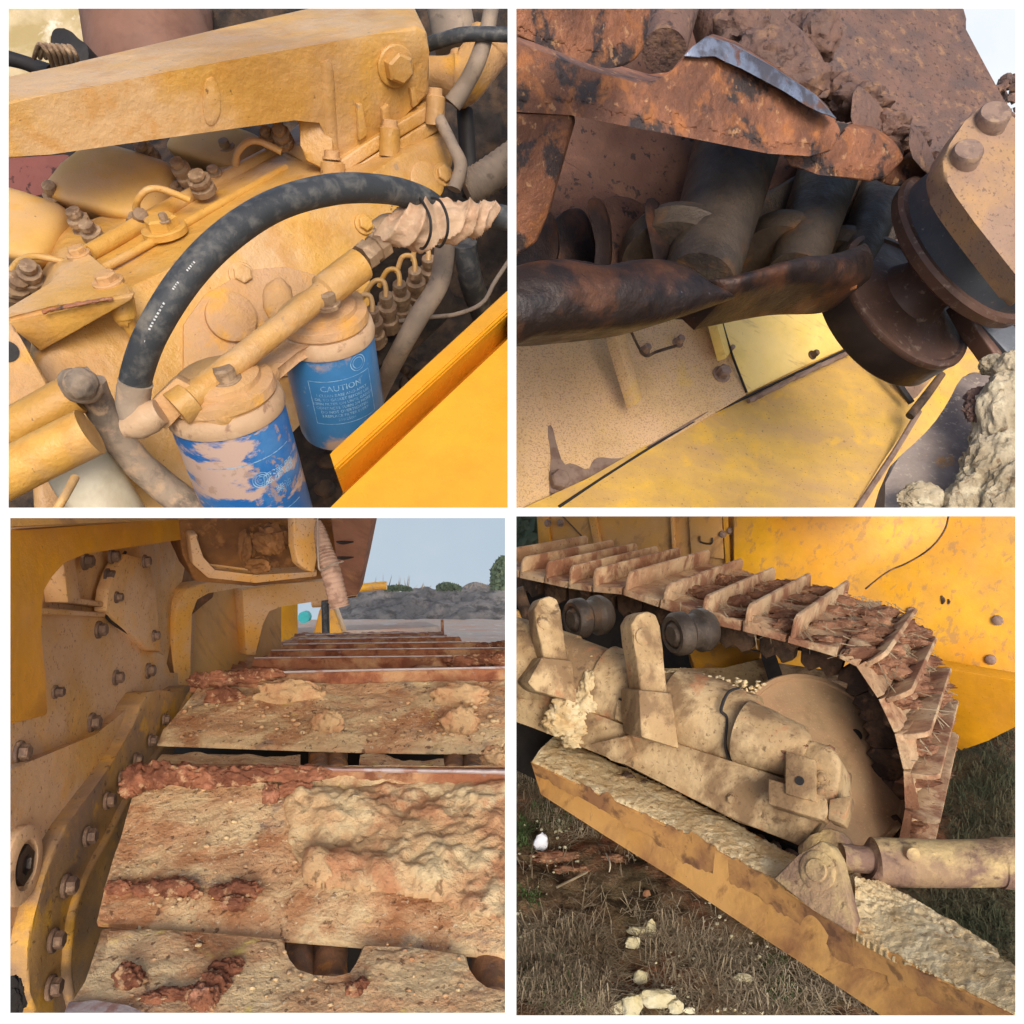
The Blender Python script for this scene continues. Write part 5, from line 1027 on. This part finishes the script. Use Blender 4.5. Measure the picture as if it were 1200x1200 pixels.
# underside right
slab('belly_guard', Plane((1110, 790, 2.3), (1190, 800, 2.2), (1130, 880, 2.4)), [(1100, 782), (1230, 805), (1230, 838), (1190, 850), (1160, 868), (1126, 880), (1100, 860)], .04, M['bodyyel'], Z, bevel=.004)
slab('inner_shade_backing', Plane((600, 690, 2.7), (900, 740, 2.5), (600, 800, 2.7)), [(590, 650), (740, 665), (900, 740), (920, 800), (900, 860), (590, 800)], .05, M['dark'], Z)  # near-black sheet closing gaps behind the track; shade is in its colour
slab('yellow_tank', Plane((805, 750, 2.2), (890, 765, 2.1), (805, 790, 2.1)), rnd_poly([(806, 762), (838, 752), (892, 764), (888, 780), (850, 784), (812, 776)], 0), .05, M['sideyel'], Z, bevel=.004)
slab('yellow_rail', Plane((812, 745, 2.25), (900, 760, 2.2), (812, 760, 2.25)), [(812, 738), (900, 752), (900, 764), (812, 750)], .03, M['body'], Z, bevel=.003)
slab('yellow_edge', Plane((600, 730, 2.4), (625, 740, 2.4), (600, 760, 2.4)), [(590, 712), (608, 716), (624, 752), (590, 758)], .03, M['sideyel'], Z, bevel=.003)
tube('hanging_bracket', [(606, 690, 2.1, 8), (615, 710, 2.1, 8), (632, 755, 2.05, 9)], M['chain'], Z, amp=.01, freq=14)
slab('dusty_tray', Plane((790, 780, 2.0), (890, 790, 1.95), (790, 830, 1.9)), [(760, 782), (850, 784), (892, 770), (902, 800), (870, 812), (790, 800)], .03, M['sidedust'], Z, bevel=.004)
# ---- track
WV = Vector((.33, .033, -.50))
path = [(575, 664, 2.3), (608, 672, 2.2), (637, 678, 2.12), (665, 684, 2.05), (693, 688, 1.98), (729, 691, 1.91), (773, 706, 1.83), (819, 722, 1.76), (869, 733, 1.69), (922, 746, 1.62), (984, 764, 1.55), (1009, 776, 1.52), (1036, 816, 1.49), (1056, 858, 1.47), (1067, 903, 1.46), (1069, 950, 1.46), (1060, 995, 1.47), (1042, 1035, 1.5)]
pts3 = [P(*a) for a in path]
TK = finish('crawler_track', add_prism(NB(), [pts3[3] + WV * .3 - Vector((0, .04, 0)), pts3[9] + WV * .3 - Vector((0, .06, 0)), pts3[9] + WV * .7 - Vector((0, .06, 0)), pts3[3] + WV * .7 - Vector((0, .04, 0))], Vector((0, -.012, 0)), .002), M['chain'], Z)
TK['label'] = 'clay covered track wrapping round the idler'
ctr = P(960, 900, 1.75)
for i in range(len(pts3) - 1):
    a, c = pts3[i], pts3[i + 1]; t = (c - a); L = t.length; t.normalize()
    n = WV.cross(t).normalized()
    if n.dot(a - ctr) < 0 or n.y < -.6: n = -n if n.dot(a - ctr) < 0 else n
    wv = WV * (1.0 if i < 10 else .95)
    g0 = .03 if i < 9 else .04
    b = NB(); nu_, nv_ = 50, 14; top, bot = {}, {}
    for u in range(nu_ + 1):
        for v in range(nv_ + 1):
            p = a + wv * (u / nu_) + t * L * (g0 + (1 - 2 * g0) * v / nv_)
            h = .004 * fbm(p * 20, 5) + (.018 * max(0, fbm(p * 9 + Vector((9, 0, i)), 4) + .15) if i >= 6 else .004)
            top[u, v] = b.verts.new(p + n * h); bot[u, v] = b.verts.new(p - n * .012)
    for u in range(nu_):
        for v in range(nv_):
            b.faces.new([top[u, v], top[u + 1, v], top[u + 1, v + 1], top[u, v + 1]]); b.faces.new([bot[u, v], bot[u, v + 1], bot[u + 1, v + 1], bot[u + 1, v]])
        b.faces.new([top[u, 0], bot[u, 0], bot[u + 1, 0], top[u + 1, 0]]); b.faces.new([top[u, nv_], top[u + 1, nv_], bot[u + 1, nv_], bot[u, nv_]])
    for v in range(nv_):
        b.faces.new([top[0, v], top[0, v + 1], bot[0, v + 1], bot[0, v]]); b.faces.new([top[nu_, v], bot[nu_, v], bot[nu_, v + 1], top[nu_, v + 1]])
    sh = finish('track_shoe', b, M['tshoe'], TK, 80)
    if i in (10,): continue
    hgt = .048
    o = a + t * L * .06
    pr = [o, o + n * hgt * .55, o + n * hgt * .85 + wv * .012, o + n * hgt + wv * .035, o + n * hgt + wv * .965, o + n * hgt * .8 + wv * .99, o + wv]
    b = add_prism(NB(), pr, t * .010, .002, 2); finish('grouser', b, M['tshoe'], sh if sh else TK)
    # link under the shoe
    for f_ in (.22, .62):
        q = a + wv * f_ - n * .014
        pr = [q + t * L * .04, q + t * L * .96, q + t * L * .9 - n * .07, q + t * L * .65 - n * .085, q + t * L * .5 - n * .06, q + t * L * .3 - n * .085, q + t * L * .1 - n * .07]
        finish('track_link', add_prism(NB(), pr, wv * .06, .004, 2), M['chain'], TK)
    add_ = finish('link_pin', add_lathe(NB(), a + wv * .15 - n * .03, wv, [(0, .014), (.36, .014), (.36, 0)], 16), M['chain'], TK)
clay = NB(); r_ = random.Random(3)
for i in range(6, 17):
    a, c = pts3[i], pts3[i + 1]; t = c - a; n = WV.cross(t).normalized(); n = n if n.dot(a - ctr) > 0 else -n
    for k in range(12 if i > 9 else 9):
        p = a + WV * r_.uniform(.04, .95) + t * r_.uniform(.25, .9) + n * .008; d = -p.z; x, y = 600 + p.x * F / d, 600 - p.y * F / d
        add_lump(clay, x, y, d, r_.uniform(9, 24), r_.uniform(4, 9), 8, seed=i * 10 + k, amp=.55, freq=3, sub=3)
tag(finish('red_clay', clay, M['tclay'], None, 80), 'reddish clay and straw caked between the track bars', 'clay', kind='stuff')
st = NB(); r_ = random.Random(4)
for _ in range(420):
    i = r_.choice([6, 7, 8, 9, 9, 10, 11, 11, 12, 13]); a, c = pts3[i], pts3[i + 1]; n = WV.cross(c - a).normalized(); n = n if n.dot(a - ctr) > 0 else -n
    p = a + WV * r_.uniform(-.02, .98) + (c - a) * r_.uniform(.1, .95) + n * .02; q_ = p + Vector((r_.uniform(-1, 1), r_.uniform(-1, .4), r_.uniform(-.5, .5))) * r_.uniform(.02, .07)
    if r_.random() < .12: q_ = p + Vector((r_.uniform(-.2, .2), -1, 0)) * .07
    s_ = Vector((.0007, .0007, 0)); st.faces.new([st.verts.new(p - s_), st.verts.new(p + s_), st.verts.new(q_ + s_), st.verts.new(q_ - s_)])
tag(finish('straw', st, M['straw']), 'loose straw strands hanging from the clay on the track', 'straw', kind='stuff')
# ---- idler wheel
ID = P(966, 888, 1.60); axI = axis_at(966, 888, 75, -45, .80); RI = 106 / F * 1.6
idl = finish('idler_wheel', add_lathe(NB(), ID, -axI if axI.dot(-ID) < 0 else axI, [(-.20, 0), (-.20, RI * .9), (-.02, RI * .97), (-.004, RI), (.0, RI * .985), (.0, RI * .935), (-.005, RI * .92), (-.005, RI * .6), (.002, RI * .5), (.002, 0)], 120), M['idler'], Z)
nI = axI if axI.dot(-ID) > 0 else -axI; IPl = plane_on(ID, nI)
o = IPl(1004, 861, -.004); lathe('wheel_hole', o, nI, [(-.002, .0125), (.0006, .0125), (.0006, 0)], M['wire'], idl, 32)
# ---- track frame
FB = Plane((605, 810, 1.75), (995, 938, 1.33), (605, 850, 1.74))
slab('frame_beam', FB, [(560, 788), (605, 805), (700, 838), (750, 857), (800, 874), (872, 897), (930, 916), (968, 930), (966, 955), (940, 994), (900, 976), (865, 965), (800, 930), (733, 896), (722, 888), (625, 853), (605, 846), (560, 832)], .22, M['sidedust'], Z, bevel=.006)
slab('frame_foot', FB, [(690, 872), (733, 862), (740, 886), (730, 896), (716, 892)], .05, M['sidedust'], Z, bevel=.004, lift=.03)
slab('lower_shade_slab', FB, [(560, 835), (640, 858), (740, 905), (860, 965), (950, 1000), (900, 1010), (700, 950), (560, 880)], .02, M['dark'], Z, lift=-.12)  # dark slab standing in for the shade below the frame beam
b = NB(); r_ = random.Random(8)
for i in range(12):
    x = 735 + i * 19; y = 912 + i * 9; add_lump(b, x, y, 1.62 - i * .015, 9, 7, 7, seed=i, amp=.3, sub=3)
finish('lower_rollers', b, M['chain'], Z)
for a in ([(560, 758, 1.85, 46), (620, 776, 1.80, 47), (668, 790, 1.76, 46)], ): tube('spring_housing', a, M['sidedust'], Z, straight=True, seg=48)
def band(x0, y0, d0, x1, y1, d1, r0, r1, nm='spring_housing', mt='sidedust', n=4):
    tube(nm, [(x0, y0, d0, r0 * .84), (x0 + (x1 - x0) * .06, y0 + (y1 - y0) * .06, d0, r0), (x1 - (x1 - x0) * .06, y1 - (y1 - y0) * .06, d1, r1), (x1, y1, d1, r1 * .84)], M[mt], Z, straight=True, seg=48)
band(655, 786, 1.77, 715, 808, 1.72, 44, 44); band(706, 802, 1.72, 762, 822, 1.66, 47, 47); band(762, 822, 1.66, 800, 836, 1.62, 42, 42)
band(788, 828, 1.62, 850, 850, 1.55, 48, 50); band(842, 846, 1.55, 880, 860, 1.51, 47, 45)
band(872, 857, 1.5, 905, 868, 1.47, 36, 34)
tube('retaining_ring', [(866, 806, 1.50, 1.4), (853, 812, 1.485, 1.8), (845, 832, 1.47, 2), (852, 842, 1.465, 1.6), (850, 872, 1.45, 1.6), (854, 888, 1.46, 2.4)], M['wire'], Z, seg=8)
slab('slotted_plate', Plane((728, 815, 1.60), (752, 822, 1.58), (728, 850, 1.58)), [(724, 816), (752, 826), (753, 850), (746, 856), (720, 842)], .02, M['sidedust'], Z, bevel=.003)
tube('slot', [(725, 819, 1.585, 1.2), (750, 827, 1.565, 1.4)], M['wire'], Z, seg=6)
# yoke at the idler
YK = Plane((870, 900, 1.40), (990, 930, 1.30), (880, 850, 1.43))
band(868, 856, 1.47, 938, 882, 1.40, 37, 31)
slab('idler_yoke', YK, [(918, 884), (930, 870), (950, 866), (974, 874), (985, 890), (984, 918), (976, 944), (918, 928)], .12, M['sidedust'], Z, bevel=.008, seg=3)
slab('yoke_block', YK, [(920, 880), (955, 890), (957, 940), (920, 930)], .04, M['sidedust'], Z, bevel=.003, lift=.02)
slab('yoke_plate', YK, [(900, 912), (968, 932), (970, 952), (966, 962), (900, 942)], .04, M['sidedust'], Z, bevel=.003, lift=.012)
slab('yoke_plate', YK, [(972, 936), (998, 932), (988, 966), (970, 960)], .05, M['sidedust'], Z, bevel=.003, lift=.008)
o = YK(937, 915, .0215); lathe('yoke_hole', o, YK.n, [(-.002, .0075), (.0006, .0075), (.0006, 0)], M['wire'], Z, 24)
bolt('yoke_bolt', YK, 963, 910, 5, M['sidedust'], Z, lift=.004, dome=True); bolt('yoke_bolt', YK, 962, 926, 4, M['sidedust'], Z, lift=.014, dome=True); bolt('beam_bolt', FB, 858, 936, 5, M['sidedust'], Z)
b = NB(); r_ = random.Random(6)
for i in range(26): add_lump(b, r_.uniform(920, 972), r_.uniform(872, 896), 1.37, r_.uniform(3, 8), r_.uniform(2, 5), 4, seed=i, amp=.4, sub=2)
tag(finish('clay_crumbs', b, M['tclay']), 'dark reddish crumbs on top of the idler yoke', 'clay crumbs', kind='stuff')
# carrier roller posts
for k, (x0, y0, x1, y1, d, lab) in enumerate(((642, 712, 652, 802, 1.68, 'left'), (757, 730, 768, 842, 1.535, 'right'))):
    s_ = 1.68 / d
    CP_ = Plane((x0, y0, d), (x1, y1, d - .03), (x0 + 40, y0, d + .02))
    w_ = 16 * s_
    arm = [(x0 - w_, y0 + 2), (x0 - w_ * .6, y0 - 10), (x0 + 2, y0 - 14), (x0 + w_ * .7, y0 - 10), (x0 + w_, y0 + 4), (x0 + w_ + 2, y0 + 30), (x0 + w_ + 9, y1 - 28), (x0 - w_ + 12, y1 - 28), (x0 - w_ + 4, y0 + 26)]
    po = slab('roller_post', CP_, arm, .06, M['sidedust'], Z, bevel=.006)
    w2 = w_ * 1.15
    base = [(x0 - w_ + 9, y1 - 34), (x0 + w_ + 13, y1 - 30), (x0 + w_ + 22, y1 + 36), (x0 - w_ + 12, y1 + 22)] if k else [(x0 - w_ + 9, y1 - 32), (x0 + w_ + 13, y1 - 28), (x0 + w_ + 18, y1 + 22), (x0 - w_ + 2, y1 + 8), (x0 - w_ - 8, y1 - 2)]
    slab('post_base', CP_, base, .09, M['sidedust'], Z, bevel=.005, lift=.012)
    o = CP_(x0 - 3, y0 + 16, .002); lathe('pin_end', o, CP_.n, [(-.005, .017), (.002, .017), (.004, .013), (.004, 0)], M['sidedust'], po, 24)
    c_ = P(x0 + 28 * s_, y0 + 14, d + .13); a_ = axis_at(x0 + 22, y0 + 12, 60, -4, .62); a_ = a_ if a_.dot(-c_) > 0 else -a_
    a_ = axis_at(x0 + 22, y0 + 12, -60, 10, .55); r0 = 26 * s_ / F * d
    finish('support_roller', add_lathe(NB(), c_, a_, [(-.10, 0), (-.10, r0 * .8), (-.085, r0 * .98), (-.07, r0 * .98), (-.06, r0 * .8), (-.04, r0 * .8), (-.03, r0 * .98), (-.01, r0 * .98), (-.002, r0 * .86), (0, r0 * .82), (0, r0 * .66), (-.006, r0 * .62), (.004, r0 * .4), (.004, 0)], 64), M['darkbush'], Z)
# heap of pale soil on the frame
b = NB()
for i, (x, y, rx, ry) in enumerate(((668, 832, 24, 16), (690, 822, 18, 18), (654, 846, 18, 14), (700, 842, 16, 14), (680, 852, 26, 12), (690, 800, 10, 14), (672, 866, 14, 10))):
    add_lump(b, x, y, 1.66, rx, ry, 14, seed=70 + i, amp=.32, freq=2.5, sub=4)
tag(finish('soil_heap', b, M['sand'], None, 80), 'pale soil heap lying on the track frame beside the left roller post', 'soil heap', kind='stuff')
b = NB(); r_ = random.Random(12)
for i in range(190):
    t = r_.random(); x = 690 + t * 200 + r_.uniform(-14, 14); y = 772 + t * 36 + r_.uniform(-7, 7)
    add_lump(b, x, y, 1.72 - t * .2, r_.uniform(1, 4), r_.uniform(1, 3), 2, seed=i, amp=.4, sub=1)
for i in range(60): add_lump(b, 700 + r_.uniform(-12, 12) , 800 + r_.uniform(-30, 30), 1.69, 3, 3, 3, seed=i, amp=.4, sub=1)
tag(finish('soil_crumbs', b, M['sand'], None, 80), 'pale crumbs scattered along the spring housing', 'soil crumbs', kind='stuff')
# ---- push arm
PA_f = [(622, 893, 1.66), (700, 930, 1.56), (800, 976, 1.44), (900, 1030, 1.31), (1000, 1094, 1.19), (1100, 1146, 1.08), (1230, 1212, .96)]
top_b = [(652, 862, 1.78), (735, 902, 1.66), (830, 948, 1.52), (925, 1000, 1.38), (1020, 1040, 1.27), (1110, 1092, 1.16), (1240, 1160, 1.02)]
low = [(634, 931, 1.68), (710, 980, 1.57), (800, 1036, 1.455), (900, 1103, 1.325), (1000, 1168, 1.205), (1040, 1195, 1.165), (1190, 1290, 1.0)]
def loft(nm, rows, mt, par, bevel=.004):
    b = NB(); n = len(rows[0]); V = [[b.verts.new(P(*p)) for p in r] for r in rows]; m = len(V)
    for k in range(m):
        for i in range(n - 1): b.faces.new([V[k][i], V[k][i + 1], V[(k + 1) % m][i + 1], V[(k + 1) % m][i]])
    b.faces.new([V[k][0] for k in range(m)][::-1]); b.faces.new([V[k][-1] for k in range(m)])
    bmesh.ops.bevel(b, geom=[e for e in b.edges if len(e.link_faces) == 2 and e.calc_face_angle(0) > .5], offset=bevel, segments=3, affect='EDGES', clamp_overlap=True)
    return finish(nm, b, M[mt], par)
lowb = [(a[0] + 30, a[1] - 30, a[2] + .12) for a in low]
PA = loft('push_arm', [PA_f, top_b, lowb, low], 'beam', Z, .006)
b = NB(); add_ruled(b, [(x + 2, y - 1, d - .002) for x, y, d in PA_f], [(x, y + 1, d - .002) for x, y, d in top_b], 300, 26, amp=.0024, freq=110, oct=6, thick=.006, fn=lambda s, t, p: .003 + .005 * math.sin(math.pi * t) + .004 * fbm(p * 14, 2), rag=.004)
tag(finish('sand_crust', b, M['sand'], None, 80), 'pale sandy crust covering the top of the push arm', 'sand', kind='stuff')
for (s0, s1, f0, f1, sd) in ((0, 2, .02, .42, 1), (2, 4, .02, .5, 2), (4, 6, .02, .5, 3)):
    lerp = lambda a, c, t: tuple(a[k] + (c[k] - a[k]) * t for k in range(3))
    ta = [lerp(PA_f[i], low[min(i, 4)] if i < 5 else low[i], f0) for i in range(s0, s1 + 1)]; tb = [lerp(PA_f[i], low[min(i, 4)] if i < 5 else low[i], f1 * (.7 + .5 * ((i * 37) % 5) / 5)) for i in range(s0, s1 + 1)]
    ta = [(x, y, d - .0025) for x, y, d in ta]; tb = [(x, y, d - .0025) for x, y, d in tb]
    finish('rust_stain', add_ruled(NB(), ta, tb, 160, 16, thick=.003, rag=.022, freq=14, seed=sd), M['stain'], PA, 80)
LUG = Plane((908, 1032, 1.295), (1000, 1092, 1.185), (960, 985, 1.27))
lg = slab('strut_lug', LUG, [(904, 1030), (936, 1002), (962, 984), (974, 992), (982, 1006), (1000, 1078), (1000, 1096), (952, 1066)], .03, M['strut'], Z, bevel=.004, lift=.014)
slab('strut_lug', LUG, rnd_poly([(926, 998), (958, 972), (978, 970), (992, 984), (998, 1000), (990, 1030), (960, 1010)], 1), .03, M['strut'], Z, bevel=.004, lift=-.07)
o = LUG(958, 1020, .014); lathe('pin_boss', o, LUG.n, [(-.01, .030), (.002, .030), (.004, .027), (.004, .018), (.008, .016), (.008, 0)], M['strut'], lg, 40)
STR = finish('tilt_strut', add_tube(NB(), [(985, 1004, 1.30, 15), (1018, 1008, 1.30, 15), (1018, 1008, 1.30, 22), (1024, 1010, 1.30, 27), (1110, 1012, 1.29, 26), (1168, 1011, 1.28, 26), (1169, 1011, 1.28, 28), (1240, 1013, 1.27, 29)], straight=True, seg=48), M['strut'], Z)
finish('grease_plug', add_lathe(NB(), P(1069, 1001, 1.262), Vector((0, .2, 1)), [(-.01, .011), (.004, .011), (.006, .008), (.006, 0)], 20), M['strut'], STR)
b = NB(); add_ruled(b, [(1000, 1036, 1.26), (1030, 1040, 1.27), (1050, 1050, 1.26), (1100, 1078, 1.21), (1165, 1118, 1.14)], [(1004, 1096, 1.175), (1040, 1116, 1.14), (1060, 1126, 1.12), (1110, 1148, 1.075), (1200, 1190, 1.0)], 200, 70, amp=.0036, freq=90, oct=6, thick=.012, fn=lambda s, t, p: .014 * (1 - t), rag=.006)
tag(finish('sand_pile', b, M['sand'], None, 80), 'thicker pale sand piled on the push arm below the strut', 'sand', kind='stuff')
b = NB()
for i, (x, y, rx, ry) in enumerate(((1075, 1065, 26, 20), (1110, 1075, 30, 26), (1150, 1090, 30, 30), (1180, 1100, 26, 30), (1140, 1055, 30, 16), (1185, 1060, 26, 20))):
    add_lump(b, x, y, 1.9, rx, ry, 20, seed=80 + i, amp=.35, freq=3, sub=4)
tag(finish('clay_bank', b, M['tclay'], None, 80), 'reddish clay behind the strut at the right edge', 'clay', kind='stuff')
